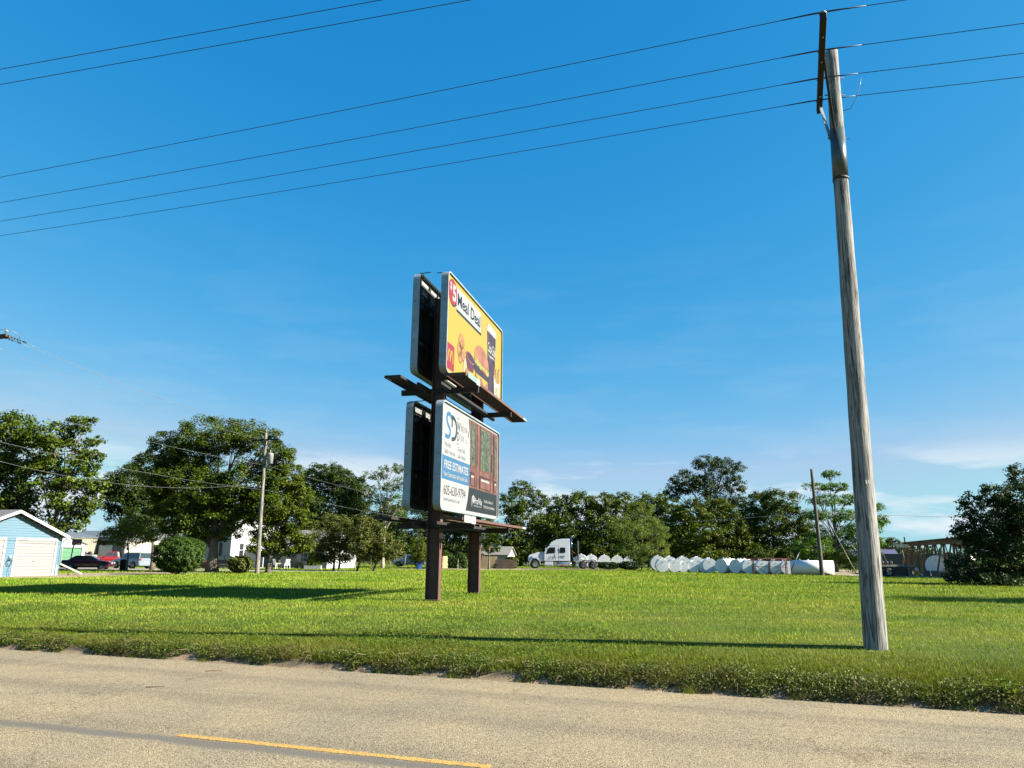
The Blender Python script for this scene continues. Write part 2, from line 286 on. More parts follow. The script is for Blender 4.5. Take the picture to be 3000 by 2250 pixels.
# name, label, leaf material, stems (world x,y), trunk radius, crown lobes (dx,dy,z,rx,ry,rz in metres), leaf size, leaf-area index, group
TREES = [
 ('broadleaf_tree', 'tall big-leaved tree behind the blue garage, cut by the left edge', 'catalpa', [(-37.99, 58)], 0.26, [(-1.44, -0.48, 10.8, 2.01, 1.71, 1.61), (-0.31, 0.09, 9.04, 2.3, 1.95, 1.62), (-3.82, -0.35, 8.41, 2.95, 2.74, 3.22), (-1.74, 0.2, 6.61, 2.17, 1.84, 2.17), (-0.4, 0.18, 5.02, 1.62, 1.38, 1.35), (-1.81, -0.74, 4.43, 1.86, 1.58, 1.33), (-0.77, -0.83, 3.28, 1.86, 1.58, 0.69), (0.33, 0.49, 3.34, 1.63, 1.39, 0.65)], 0.231, 5.46, 'g'),
 ('broadleaf_tree', 'tall big-leaved tree just right of the blue garage ridge, branches over the cars', 'catalpa', [(-35.03, 57)], 0.24, [(-0.81, -0.4, 10.46, 1.84, 1.57, 1.18), (1.26, -0.29, 11.31, 1.19, 1.01, 0.84), (2.13, 0.38, 10.07, 0.85, 0.73, 0.48), (0.23, -0.05, 9.18, 1.99, 1.69, 1.19), (2.63, 0.24, 8.98, 0.8, 0.68, 0.43), (-1.04, -0.05, 7.05, 2.25, 1.91, 1.46), (1.55, 0.25, 7.1, 2.0, 1.7, 1.07), (3.24, -0.27, 6.54, 0.84, 0.72, 0.58), (0.91, 0.23, 5.26, 1.86, 1.58, 1.2), (1.67, 0.4, 3.85, 1.2, 1.02, 0.69), (-0.01, 0.03, 3.44, 1.33, 1.13, 0.8), (2.88, 0.2, 5.41, 0.9, 0.9, 1.06), (1.98, 0.16, 8.16, 1.06, 0.9, 0.69)], 0.231, 4.68, 'g'),
 ('shade_tree', 'dark round tree behind the silver SUV, left of the biggest tree', 'dark', [(-32.14, 68)], 0.2, [(-2.53, -0.87, 7.53, 2.19, 1.86, 1.87), (-4.05, 0.4, 5.76, 1.75, 1.49, 1.43), (-1.67, 0.13, 9.21, 1.58, 1.35, 1.58), (-1.52, -0.37, 4.81, 2.04, 1.74, 1.42), (-4.22, -0.53, 7.24, 1.26, 1.07, 0.94), (-0.98, 0.62, 6.74, 1.92, 1.9, 2.23), (-0.63, -0.04, 3.92, 1.74, 1.48, 1.26), (-2.95, 0.31, 3.61, 1.59, 1.35, 0.89)], 0.177, 5.85, ''),
 ('young_tree', 'small pale feathery tree in front of the tan metal building', 'pale', [(-31.41, 62)], 0.1, [(-1.61, 0.41, 3.11, 1.22, 1.04, 0.52), (0.09, 0.25, 3.82, 1.3, 1.11, 0.72), (-0.48, 0.6, 2.43, 1.6, 1.36, 0.41), (1.64, -0.11, 2.99, 1.15, 0.98, 0.52), (-2.39, 0.2, 2.41, 0.72, 0.61, 0.29)], 0.136, 3.38, ''),
 ('spreading_shade_tree', 'largest tree, broad full crown on a thick forked trunk by the round hedge', 'mid', [(-23.84, 60.5)], 0.42, [(-0.48, -0.17, 11.03, 3.37, 2.86, 1.4), (-3.09, 0.99, 9.6, 2.57, 2.19, 1.72), (1.72, 0.82, 11.07, 2.42, 2.06, 1.37), (-4.43, -0.56, 9.95, 1.53, 1.3, 1.39), (4.3, -0.55, 9.46, 1.67, 1.42, 1.39), (-4.62, -0.43, 7.44, 1.68, 1.42, 1.68), (-4.76, 0.65, 5.59, 1.56, 1.33, 1.28), (-1.44, -0.17, 6.66, 2.95, 2.5, 1.96), (1.68, 0.3, 7.29, 2.69, 2.28, 2.12), (-1.93, -0.3, 3.91, 1.68, 1.43, 1.18), (0.43, 0.01, 3.95, 2.11, 1.79, 1.35), (4.36, -0.17, 7.27, 1.68, 1.43, 1.4), (-2.9, -0.3, 7.75, 2.24, 1.9, 1.68), (-2.82, 0.15, 5.29, 1.97, 1.68, 1.27), (1.65, 0.16, 5.06, 2.12, 1.8, 1.41), (-0.89, 0.87, 5.36, 2.43, 2.06, 1.43), (3.52, 0.25, 5.63, 1.55, 1.32, 1.27), (-1.1, 0.65, 2.86, 1.71, 1.45, 0.8), (-3.59, 0.41, 3.65, 1.27, 1.08, 0.99)], 0.163, 5.98, ''),
 ('shade_tree', 'yellow-green tree right behind the grey transformer pole', 'yellow', [(-19.18, 60)], 0.22, [(0.69, 0.68, 7.59, 1.55, 1.32, 1.41), (2.05, 0.19, 6.17, 1.26, 1.07, 1.12), (0.14, -0.55, 5.28, 1.8, 1.53, 1.52), (1.83, 0.5, 4.27, 1.55, 1.32, 1.27), (-0.08, 0.7, 3.17, 1.69, 1.44, 1.27), (1.39, 0.61, 2.37, 1.69, 1.44, 1.07), (-0.48, 0.09, 2.08, 1.4, 1.19, 0.89), (2.61, 0.19, 2.38, 0.98, 0.83, 0.84)], 0.163, 6.24, ''),
 ('tall_tree', 'dark tall tree behind the low olive trees, left of the billboard', 'dark', [(-22.97, 96)], 0.3, [(-0.79, -0.75, 11.66, 2.88, 2.45, 1.68), (-3.07, 0.8, 10.02, 2.7, 2.3, 2.25), (1.29, 0.16, 10.45, 2.46, 2.09, 2.24), (-0.06, -0.78, 7.3, 3.99, 3.39, 2.66), (-2.06, -1.05, 5.55, 2.65, 2.25, 2.21), (2.71, 0.71, 6.98, 2.25, 1.91, 2.25), (3.61, 1.38, 4.39, 3.17, 2.69, 2.26), (5.98, -1.32, 2.23, 3.52, 2.99, 1.76), (8.14, 0.72, 4.41, 2.7, 2.29, 2.7), (2.35, -0.22, 8.88, 2.67, 2.27, 2.14), (-3.63, -0.62, 7.71, 1.95, 2.07, 2.44), (7.36, -0.46, 6.52, 2.49, 2.12, 2.04)], 0.231, 5.98, ''),
 ('airy_tree', 'airy flat-topped tree with bare limbs directly left of the billboard', 'airy', [(-15.57, 92)], 0.22, [(0.61, 0.5, 12.21, 2.07, 1.76, 0.6), (-1.51, 0.6, 11.35, 1.81, 1.54, 0.6), (2.35, -0.63, 10.49, 1.53, 1.3, 0.59), (0.33, 0.22, 9.92, 2.14, 1.82, 0.6), (2.03, -0.74, 8.38, 1.78, 1.52, 0.68), (-1.11, 0.38, 8.44, 1.93, 1.64, 0.77), (-2.56, -0.2, 9.65, 1.28, 1.09, 0.6), (0.82, 0.73, 6.8, 2.16, 1.83, 0.86), (-1.3, 0.93, 5.95, 2.16, 1.84, 1.12)], 0.204, 2.86, ''),
 ('low_tree', 'low rounded olive tree on several stems beside the white shed', 'olive', [(-17.05, 73), (-16.55, 73.01)], 0.12, [(-0.2, 0.76, 4.63, 1.72, 1.46, 0.96), (-1.03, -0.28, 3.28, 1.62, 1.38, 1.35), (1.03, -0.65, 3.29, 1.68, 1.43, 1.28), (-0.86, 0.14, 1.67, 1.53, 1.3, 1.02), (0.79, -0.64, 1.84, 1.51, 1.29, 1.01)], 0.163, 5.98, ''),
 ('low_tree', 'low rounded olive tree left of the parked pale blue car', 'olive', [(-14.4, 71), (-12.8, 70.7)], 0.12, [(-0.05, -0.14, 4.2, 1.65, 1.4, 0.99), (1.4, 0.18, 3.27, 1.82, 1.55, 1.26), (0.45, -0.51, 2.31, 1.64, 1.39, 0.98), (3.02, -0.54, 2.17, 1.31, 1.11, 1.05), (3.73, 0.24, 1.56, 0.73, 0.62, 0.6), (1.88, -0.22, 1.54, 1.32, 1.12, 0.59)], 0.163, 5.72, ''),
 ('young_evergreen_tree', 'small yellow-green feathery evergreen behind the blue recycling bin', 'yellow', [(-10.44, 86)], 0.09, [(-0.18, 0.23, 4.13, 0.56, 0.55, 0.64), (-0.24, 0.34, 3.28, 0.96, 0.82, 0.56), (0.0, -0.13, 2.51, 1.2, 1.02, 0.56), (-0.22, -0.05, 1.75, 1.36, 1.16, 0.56), (0.11, 0.02, 1.15, 1.36, 1.16, 0.4)], 0.136, 5.2, ''),
 ('shade_tree', 'dark tree with a pale bare trunk seen between the billboard posts', 'dark', [(-8.1, 98)], 0.15, [(0.18, 0.27, 5.4, 2.06, 1.75, 1.65), (2.24, 0.16, 4.09, 1.83, 1.55, 1.55), (-1.1, 0.11, 3.63, 2.05, 1.75, 1.55), (0.7, 0.22, 2.99, 2.06, 1.75, 1.19), (-2.53, 0.72, 4.51, 1.84, 1.56, 1.84), (-2.55, 0.02, 7.13, 2.74, 2.33, 2.74), (1.54, -0.17, 6.27, 2.73, 2.32, 2.28), (3.37, 0.36, 2.79, 1.83, 1.56, 1.83), (-0.96, -0.65, 1.46, 2.72, 2.31, 1.0)], 0.218, 5.46, ''),
 ('shade_tree', 'leafy tree between the far billboard post and the lumber stack', 'mid', [(-2.57, 90)], 0.14, [(-0.14, -0.27, 4.3, 1.5, 1.28, 1.42), (0.27, 0.5, 2.71, 1.18, 1.0, 0.93), (-0.99, 0.03, 5.51, 1.68, 1.42, 1.26)], 0.204, 5.46, ''),
 ('slim_tree', 'tall slim tree behind the small white-gabled shed, just right of the billboard', 'mid', [(1.55, 116)], 0.3, [(0.1, 0.09, 11.83, 2.16, 1.84, 1.3), (-1.39, -1.19, 9.45, 2.67, 2.27, 2.14), (2.61, -0.14, 10.09, 1.83, 1.56, 1.72), (0.5, 0.21, 7.19, 2.97, 2.53, 2.7), (-1.88, -1.05, 5.05, 2.41, 2.05, 2.14), (2.36, 0.2, 5.12, 1.95, 2.07, 2.43), (-1.33, 0.32, 2.51, 2.71, 2.3, 1.84), (1.81, -0.85, 2.27, 2.14, 1.82, 1.39), (-0.26, 0.37, 0.98, 3.25, 2.76, 0.87), (-3.71, -0.06, 3.51, 1.94, 2.29, 2.7), (3.53, 0.28, 3.06, 1.73, 1.93, 2.27), (3.41, -0.19, 6.16, 1.4, 1.37, 1.62)], 0.272, 4.68, ''),
 ('hedgerow_tree', 'round leafy tree of the row above the cab of the white truck', 'mid', [(9.04, 118)], 0.28, [(-1.25, 0.49, 8.96, 2.65, 2.25, 2.09), (2.04, 0.65, 9.64, 3.04, 2.58, 2.1), (-0.87, -1.65, 5.68, 3.79, 3.22, 2.71), (2.64, -1.09, 5.73, 2.72, 2.31, 2.72), (-0.2, 0.65, 2.59, 4.14, 3.52, 1.88), (-2.87, 0.92, 5.22, 2.21, 2.82, 3.32), (-1.38, -0.86, 1.02, 3.81, 3.24, 0.87), (2.94, -0.13, 1.83, 3.29, 2.8, 1.21)], 0.286, 5.98, 'h'),
 ('hedgerow_tree', 'round leafy tree of the row right of the truck, left of the airy shrub', 'yellow', [(15.17, 116)], 0.28, [(-0.3, 0.23, 9.41, 2.81, 2.39, 1.84), (2.03, -0.31, 9.66, 1.94, 1.65, 1.72), (-0.72, -0.44, 6.23, 3.55, 3.02, 2.9), (-2.37, -0.55, 3.12, 3.22, 2.74, 2.15), (1.65, -0.32, 5.22, 2.69, 2.29, 2.69), (0.35, 0.33, 1.87, 3.79, 3.22, 1.3), (2.89, -0.48, 3.17, 2.69, 2.28, 2.15)], 0.286, 5.98, 'h'),
 ('hedgerow_tree', 'round leafy tree of the row directly above the airy shrub', 'mid', [(22.01, 119)], 0.28, [(0.28, -0.34, 9.9, 3.04, 2.58, 1.99), (-1.52, 0.68, 8.05, 2.78, 2.37, 2.5), (2.8, -1.06, 8.54, 2.47, 2.1, 2.47), (-0.06, 0.26, 4.83, 4.16, 3.54, 2.88), (3.23, 0.59, 3.8, 2.78, 2.36, 2.34), (1.27, -0.76, 1.93, 4.4, 3.74, 1.32)], 0.286, 5.98, 'h'),
 ('tall_tree', 'tallest tree of the far row, open spreading crown above the white tanks', 'dark', [(33.3, 124)], 0.4, [(2.98, -0.72, 16.4, 2.87, 2.44, 1.61), (-0.05, 0.73, 17.13, 2.67, 2.27, 1.51), (-4.29, -0.65, 13.95, 2.75, 2.34, 2.07), (3.98, -0.62, 13.45, 2.18, 1.85, 1.72), (-0.48, -0.2, 13.45, 3.45, 2.94, 2.19), (-5.85, 0.37, 12.31, 2.08, 1.77, 1.5), (4.36, -0.66, 10.63, 1.84, 1.56, 1.38), (0.4, -0.51, 10.04, 3.16, 2.69, 2.3)], 0.272, 4.29, ''),
 ('hedgerow_tree', 'yellow-green tree of the row below the tallest crown', 'yellow', [(28.55, 114)], 0.28, [(-0.74, -0.41, 8.32, 2.75, 2.34, 2.11), (3.29, 0.96, 8.43, 3.21, 2.73, 2.25), (0.71, -0.26, 5.27, 4.76, 4.05, 2.33), (4.13, 1.1, 3.8, 3.48, 2.96, 1.93), (-2.87, -0.87, 3.71, 2.89, 2.46, 2.1), (0.44, -0.7, 2.23, 4.74, 4.03, 1.37), (5.57, 0.36, 5.33, 2.66, 2.71, 3.19), (-2.91, 0.81, 6.04, 2.35, 2.27, 2.67), (6.35, -0.09, 3.29, 2.12, 1.8, 2.12)], 0.286, 6.24, 'h'),
 ('hedgerow_tree', 'dark tree of the row left of the leaning bare pole', 'mid', [(40.22, 115)], 0.28, [(1.54, -0.77, 10.45, 3.08, 2.62, 1.81), (-1.87, -0.62, 10.02, 1.81, 1.81, 2.13), (0.01, 0.11, 6.95, 4.02, 3.41, 2.68), (3.38, -0.74, 6.95, 2.66, 2.26, 2.66), (-3.0, 0.89, 5.4, 3.23, 2.75, 2.7), (1.76, 1.3, 3.38, 4.33, 3.68, 1.95), (-3.83, -1.07, 2.3, 3.71, 3.15, 1.48), (3.04, -0.64, 2.1, 3.19, 2.71, 1.49), (5.49, 0.59, 3.92, 2.15, 1.83, 2.15), (-3.59, 0.23, 7.71, 1.82, 2.0, 2.36)], 0.286, 5.98, 'h'),
 ('feathery_tree', 'bright layered feathery tree behind the big near pole', 'bright', [(39.62, 92)], 0.24, [(0.47, 0.35, 11.99, 1.29, 1.1, 0.56), (-1.51, -0.27, 10.38, 1.96, 1.67, 0.51), (0.93, -0.51, 10.34, 1.53, 1.3, 0.6), (-0.69, -0.48, 8.65, 2.55, 2.17, 0.68), (2.72, 0.48, 8.87, 1.81, 1.54, 0.69), (-2.25, -0.35, 6.98, 1.71, 1.45, 0.68), (0.45, -0.39, 6.79, 2.81, 2.39, 0.85), (5.11, -0.12, 7.89, 1.54, 1.31, 0.68), (5.79, -0.09, 6.23, 1.28, 1.09, 0.77), (3.32, -0.21, 5.17, 2.56, 2.18, 1.11), (0.04, 1.13, 4.35, 3.03, 2.58, 1.47), (-2.97, -0.79, 3.06, 2.55, 2.16, 1.27), (3.9, -0.84, 3.53, 1.87, 1.59, 1.1), (2.07, 1.37, 2.3, 3.47, 2.95, 1.22), (-1.53, 1.02, 1.45, 3.03, 2.57, 0.95), (2.77, 1.31, 1.07, 3.04, 2.58, 0.78)], 0.204, 4.42, ''),
 ('distant_tree', 'small far tree just right of the big near pole, left of the timber frame', 'mid', [(75.88, 150)], 0.2, [(0.25, -0.11, 4.68, 1.81, 1.54, 1.12), (-1.56, 0.79, 4.01, 1.96, 1.67, 1.4)], 0.306, 5.85, ''),
 ('overgrown_bush', 'huge dark bush filling the right edge of the lawn', 'catalpa2', [(29.67, 46)], 0.16, [(2.38, 0.25, 6.54, 0.65, 0.91, 1.08), (0.29, -0.27, 5.53, 1.06, 0.9, 0.77), (-0.88, 0.2, 4.92, 0.9, 0.77, 0.69), (1.56, 0.45, 4.43, 1.51, 1.29, 1.3), (-0.4, 0.24, 3.57, 1.61, 1.37, 1.18), (-1.96, 0.01, 3.13, 0.68, 0.58, 0.56), (2.45, -0.32, 3.98, 1.7, 2.17, 2.55), (-1.09, -0.21, 2.11, 1.49, 1.27, 1.06), (0.59, -0.47, 1.92, 1.91, 1.62, 1.27), (-1.9, -0.62, 1.0, 1.58, 1.35, 0.72), (0.19, 0.15, 0.6, 1.93, 1.64, 0.64), (-2.61, -0.12, 1.19, 0.64, 0.54, 0.6), (3.31, 0.54, 1.54, 1.95, 1.66, 1.52), (-1.13, -0.88, 0.36, 2.1, 1.78, 0.42), (1.56, 0.54, 0.4, 1.52, 1.29, 0.56), (-1.76, 0.22, 0.48, 1.29, 1.1, 0.47), (1.57, 0.73, 3.18, 1.96, 1.66, 1.52)], 0.153, 4.62, ''),
 ('airy_shrub', 'tall airy light green shrub in front of the rows of white tanks', 'pale2', [(15.97, 92), (15.22, 92.4), (16.8, 92.4)], 0.07, [(0.24, 0.12, 7.03, 1.71, 1.46, 1.63), (-1.28, -1.03, 4.9, 2.33, 1.98, 1.69), (1.69, 0.43, 4.56, 1.93, 1.64, 1.81), (2.09, -0.43, 2.71, 1.45, 1.23, 1.28), (-0.83, -0.42, 2.48, 2.34, 1.99, 1.28), (0.71, 0.25, 1.27, 1.72, 1.46, 0.77)], 0.136, 3.3, ''),
 ('street_tree', 'leafy tree just beyond the right edge, its shadow lying across the lawn', 'mid', [(29.75, 27.0)], 0.2, [(1.79, 0.06, 7.43, 2.64, 2.25, 1.89), (0.27, -0.16, 5.83, 2.0, 1.7, 1.37), (3.64, 0.89, 5.88, 2.34, 1.98, 1.43)], 0.2, 4.16, ''),
]

# ------------------------------------------------------------------ trees and shrubs
LEAF = {
 'catalpa': leafmat('leaf_broad', (0.014, 0.030, 0.003), (0.090, 0.128, 0.008), 0.20),
 'catalpa2': leafmat('leaf_bush_dark', (0.012, 0.028, 0.007), (0.035, 0.062, 0.013), 0.20),
 'dark': leafmat('leaf_dark', (0.008, 0.019, 0.003), (0.044, 0.072, 0.007), 0.16),
 'mid': leafmat('leaf_mid', (0.012, 0.026, 0.002), (0.070, 0.105, 0.006), 0.16),
 'yellow': leafmat('leaf_yellow', (0.018, 0.034, 0.002), (0.092, 0.122, 0.006), 0.18),
 'olive': leafmat('leaf_olive', (0.028, 0.044, 0.008), (0.115, 0.125, 0.025), 0.22),
 'pale': leafmat('leaf_pale', (0.06, 0.09, 0.012), (0.16, 0.19, 0.03), 0.35),
 'pale2': leafmat('leaf_shrub', (0.05, 0.085, 0.013), (0.13, 0.175, 0.032), 0.35),
 'airy': leafmat('leaf_airy', (0.030, 0.058, 0.010), (0.075, 0.115, 0.018), 0.30),
 'bright': leafmat('leaf_bright', (0.030, 0.075, 0.008), (0.080, 0.160, 0.016), 0.35),
 'weed': leafmat('leaf_weed', (0.035, 0.075, 0.010), (0.110, 0.165, 0.025), 0.30),
 'vine': leafmat('leaf_vine', (0.014, 0.036, 0.006), (0.055, 0.095, 0.014), 0.25),
}
BARK = M('bark', (0.115, 0.092, 0.068), 0.95, var=0.4, scale=6, bump=1.0, bscale=14)
BARKP = M('bark_pale', (0.30, 0.25, 0.19), 0.9, var=0.35, scale=5, bump=0.8, bscale=14)
def leaf_quads(P, size, rs, up=0.45, asp=0.55, hang=0.0, out=None, outw=0.0):
    n = len(P)
    N = rs.normal(size=(n, 3)); N[:, 2] = np.abs(N[:, 2])*0.8 + up
    if out is not None: N = N + out*outw
    N /= np.linalg.norm(N, axis=1, keepdims=True)
    A = rs.normal(size=(n, 3)); A[:, 2] -= hang; A -= N*(A*N).sum(1, keepdims=True); A /= np.linalg.norm(A, axis=1, keepdims=True)+1e-9
    B = np.cross(N, A); L = (size*rs.uniform(0.6, 1.3, n))[:, None]
    V = np.stack([P-A*L*0.5, P+B*L*asp*0.5-A*L*0.05, P+A*L*0.5-N*L*0.12, P-B*L*asp*0.5-A*L*0.05], 1).reshape(-1, 3)
    return V
def quads(V): return np.arange(len(V)).reshape(-1, 4)
def crown_points(lobes, leaf, lai, rs, clump=None):
    pts, outs, cents = [], [], []
    for (dx, dy, z, rx, ry, rz) in lobes:
        area = math.pi*rx*rz; n = int(lai*area/(leaf*leaf*0.30))
        vol = rx*ry*rz; cs = clump or max(0.32, 0.24*(vol**(1/3))+0.12)
        nc = max(7, int(4.0*vol/(cs**3*1.9)))
        D = rs.normal(size=(nc, 3)); D /= np.linalg.norm(D, axis=1, keepdims=True)
        r = rs.uniform(0.25, 1.0, nc)**0.55
        C_ = D*r[:, None]*np.array([rx, ry, rz]) + np.array([dx, dy, z])
        w = rs.uniform(0.3, 1.5, nc); idx = rs.choice(nc, n, p=w/w.sum())
        sg = cs*rs.uniform(0.55, 1.15, nc)
        o = rs.normal(size=(n, 3)); o /= np.linalg.norm(o, axis=1, keepdims=True)+1e-9
        q = rs.uniform(0, 1, n)**0.45
        off = o*q[:, None]*sg[idx][:, None]*np.array([1.15, 1.15, 0.72])
        pts.append(C_[idx]+off); outs.append(o*0.7+D[idx]*0.5); cents.append(C_)
    return np.concatenate(pts), np.concatenate(outs), cents
def limb(mb, a, b, r0, r1, rs, n=6, k=6, sag=0.12):
    a, b = np.array(a, float), np.array(b, float); L = np.linalg.norm(b-a); P = []
    j1 = rs.normal(size=3)*L*0.07
    for i in range(k):
        t = i/(k-1); p = a+(b-a)*t + j1*math.sin(math.pi*t); p[2] += L*sag*math.sin(math.pi*t); P.append(p)
    mb.tube(P, [r0+(r1-r0)*(i/(k-1)) for i in range(k)], n)
    return P
def make_tree(spec, seed):
    nm, lab, mat, stems, tr, lobes, leaf, lai, grp = spec
    rs = np.random.RandomState(seed); x0, y0 = stems[0]; z0 = float(gz(x0, y0))
    t = thing(nm, lab, 'bush' if 'bush' in nm or 'shrub' in nm else 'tree', (x0, y0, z0-0.02),
              group={'h': 'hedgerow trees behind the white tanks', 'g': 'big-leaved trees behind the garage'}.get(grp))
    P, O_, cents = crown_points(lobes, leaf, lai, rs)
    keep = P[:, 2] > 0.08; P, O_ = P[keep], O_[keep]
    V = leaf_quads(P, leaf, rs, 0.25, out=O_, outw=0.9)
    me = npmesh('crown', V, quads(V), LEAF[mat], 4); c = bpy.data.objects.new('crown', me); COL.objects.link(c); c.parent = t
    L = np.array(lobes); zmin = max(0.6, (L[:, 2]-L[:, 5]).min()); ztop = L[:, 2].max()
    bar = BARKP if ('pale bare' in lab or 'airy' in lab) else BARK
    for si, (sx_, sy_) in enumerate(stems):
        mb = MB(); ox, oy = sx_-x0, sy_-y0
        cx, cy = L[:, 0].mean(), L[:, 1].mean(); h = ztop*0.72 if len(stems) == 1 else ztop*0.6
        pts = []; k = 9
        for i in range(k):
            u = i/(k-1); pts.append((ox+(cx*0.5)*u**1.6+0.12*math.sin(3*u+si)*u, oy+cy*0.4*u**1.6, -0.15+h*u))
        mb.tube(pts, [tr*(1.45 if i == 0 else 1.0 if i == 1 else 1-0.75*(i/(k-1))) for i in range(k)], 9)
        tk = mb.build('trunk', bar, t, fixn=False)
        if si == 0:
            bb = MB()
            for li, l in enumerate(lobes):
                zb = min(max(zmin*0.85, l[2]*0.45), h*0.9); u = zb/h; base = (ox+(cx*0.5)*u**1.6, oy+cy*0.4*u**1.6, zb)
                r0 = tr*0.42*max(0.5, 1-u*0.5); Pm = limb(bb, base, l[:3], r0, r0*0.4, rs, 6)
                cs = cents[li]; ids = rs.choice(len(cs), min(len(cs), 9), replace=False)
                for j in ids: limb(bb, Pm[rs.randint(2, 6)], cs[j], r0*0.38, 0.012, rs, 4, 4, 0.06)
            bb.build('limbs', bar, tk, fixn=False)
    return t
for i_, spec_ in enumerate(TREES): make_tree(spec_, 11+i_)

def make_shrub(name, label, x, y, rx, ry, h, leaf, n, mat, seed, lobes=9, cat='bush'):
    rs = np.random.RandomState(seed); z0 = float(gz(x, y)); t = thing(name, label, cat, (x, y, z0))
    # leaf shell over a lumpy dome plus some inner leaves
    D = rs.normal(size=(n, 3)); D[:, 2] = D[:, 2]*0.95+0.25; D /= np.linalg.norm(D, axis=1, keepdims=True)
    K = rs.normal(size=(lobes, 3)); K[:, 2] = np.abs(K[:, 2]); K /= np.linalg.norm(K, axis=1, keepdims=True)
    bumpy = 0.78+0.20*np.max(np.clip(D@K.T, 0, 1)**14, axis=1)+0.07*np.sin(D[:, 0]*11+D[:, 2]*9+seed)*np.sin(D[:, 1]*10+D[:, 2]*4)+np.where(rs.uniform(size=n) < 0.035, rs.uniform(0, 0.14, n), 0)
    r = bumpy*np.where(rs.uniform(size=n) < 0.72, rs.uniform(0.90, 1.05, n), rs.uniform(0.5, 0.95, n))
    # squarish dome
    S = np.abs(D)**0.78*np.sign(D)
    P = S*r[:, None]*np.array([rx, ry, h*0.52]) + np.array([0, 0, h*0.48]); P[:, 2] = np.where(P[:, 2] < 0.06, rs.uniform(0.03, 0.35, n), P[:, 2])
    V = leaf_quads(P, leaf, rs, 0.15, 0.62, out=D, outw=1.6)
    me = npmesh('foliage', V, quads(V), LEAF[mat], 4); c = bpy.data.objects.new('foliage', me); COL.objects.link(c); c.parent = t
    mb = MB()
    for k in range(7):
        a = k*0.9; limb(mb, (0.12*math.cos(a), 0.12*math.sin(a), -0.05), (rx*0.6*math.cos(a), ry*0.6*math.sin(a), h*0.7), 0.035, 0.012, rs, 5)
    mb.build('stems', BARK, t, fixn=False); return t
make_shrub('round_hedge_bush', 'big dense rounded hedge bush standing on the lawn left of the thick tree trunk', -23.25, 52.9, 1.72, 1.6, 2.62, 0.12, 26000, 'vine', 5, 26)
make_shrub('round_hedge_bush', 'small rounded bush standing on the lawn beside the grey transformer pole', -20.55, 57.4, 0.92, 0.85, 1.32, 0.12, 9500, 'olive', 6, 16)
make_shrub('low_shrub', 'little leafy shrub in front of the white-gabled shed by the lumber', 0.05, 97.0, 1.1, 0.9, 1.6, 0.2, 2500, 'mid', 8, 6)
make_shrub('low_shrub', 'little green shrub against the white shed beside the yellow machine', -20.9, 80.5, 0.9, 0.8, 1.7, 0.2, 2200, 'yellow', 9, 6)

make_shrub('low_shrub', 'dark low brush just right of the white truck rear wheels', 12.6, 97.2, 1.7, 0.9, 1.0, 0.16, 3600, 'catalpa2', 10, 9)
make_shrub('low_shrub', 'dark low brush at the foot of the airy shrub before the tanks', 15.0, 95.0, 1.6, 0.9, 1.15, 0.16, 3600, 'catalpa2', 12, 9)
# far-off woods that close the horizon between the nearer trees
def far_woods():
    rs = np.random.RandomState(77); V = []
    for (xa, xb, ya, yb, hh, n) in ((-190, -25, 185, 215, 8.5, 26000), (-40, 70, 200, 230, 8.0, 18000), (40, 230, 210, 245, 6.0, 26000)):
        x = rs.uniform(xa, xb, n); y = rs.uniform(ya, yb, n)
        top = hh*(0.55+0.25*np.sin(x*0.13)+0.2*np.sin(x*0.37+1)); z = rs.uniform(0, 1, n)**0.7*top
        V.append(leaf_quads(np.stack([x, y, z], 1), 0.85, rs, 0.2, 0.8))
    V = np.concatenate(V); me = npmesh('far_woods', V, quads(V), LEAF['dark'], 4); o = bpy.data.objects.new('far_woods', me); COL.objects.link(o); stuff(o)
    o['label'] = 'low far-off line of trees along the horizon behind the lots'; o['category'] = 'woods'
far_woods()

# ------------------------------------------------------------------ billboard (local X runs away along the boards, -Y is the sunlit side)
RUST = M('brown_steel', (0.080, 0.034, 0.025), 0.7, 0.0, var=0.25, scale=4, bump=0.15, dirt=(0.05, 0.028, 0.02))
DKST = M('dark_steel', (0.012, 0.009, 0.009), 0.7, 0.0, var=0.3, scale=3)
TRIM = M('trim_aluminium', (0.22, 0.27, 0.30), 0.45, 0.25, var=0.15, scale=3, dirt=(0.2, 0.2, 0.19))
GALV = M('galvanised', (0.42, 0.44, 0.45), 0.45, 0.6, var=0.2, scale=8)
GRATE = M('grating_steel', (0.035, 0.018, 0.013), 0.7, 0.0, var=0.3, scale=8)
PRINT = {}
def ink(name, col, var=0.03, scale=6):
    if name not in PRINT: PRINT[name] = M('print_'+name, col, 0.45, 0.0, var=var, scale=scale, spec=0.35)
    return PRINT[name]
_txt = 0
def text_mesh(body, x, z, w, h, font_off=0.0, shear=0.0):
    """letters as a mesh fitted in the box (x,z)-(x+w,z+h) of a face looking to -Y"""
    cu = bpy.data.curves.new('t', 'FONT'); cu.body = body; cu.size = 1; cu.offset = font_off; cu.shear = shear; cu.resolution_u = 3; cu.fill_mode = 'FRONT'
    o = bpy.data.objects.new('t', cu); COL.objects.link(o); dg = bpy.context.evaluated_depsgraph_get()
    me = bpy.data.meshes.new_from_object(o.evaluated_get(dg)); bpy.data.objects.remove(o); bpy.data.curves.remove(cu)
    n = len(me.vertices); co = np.zeros(n*3, np.float32); me.vertices.foreach_get('co', co); co = co.reshape(-1, 3)
    mn, mxx = co.min(0), co.max(0); s = (mxx-mn); s[s == 0] = 1
    out = np.zeros_like(co); out[:, 0] = x+(co[:, 0]-mn[0])/s[0]*w; out[:, 2] = z+(co[:, 1]-mn[1])/s[1]*h
    me.vertices.foreach_set('co', out.ravel()); me.update(); return me
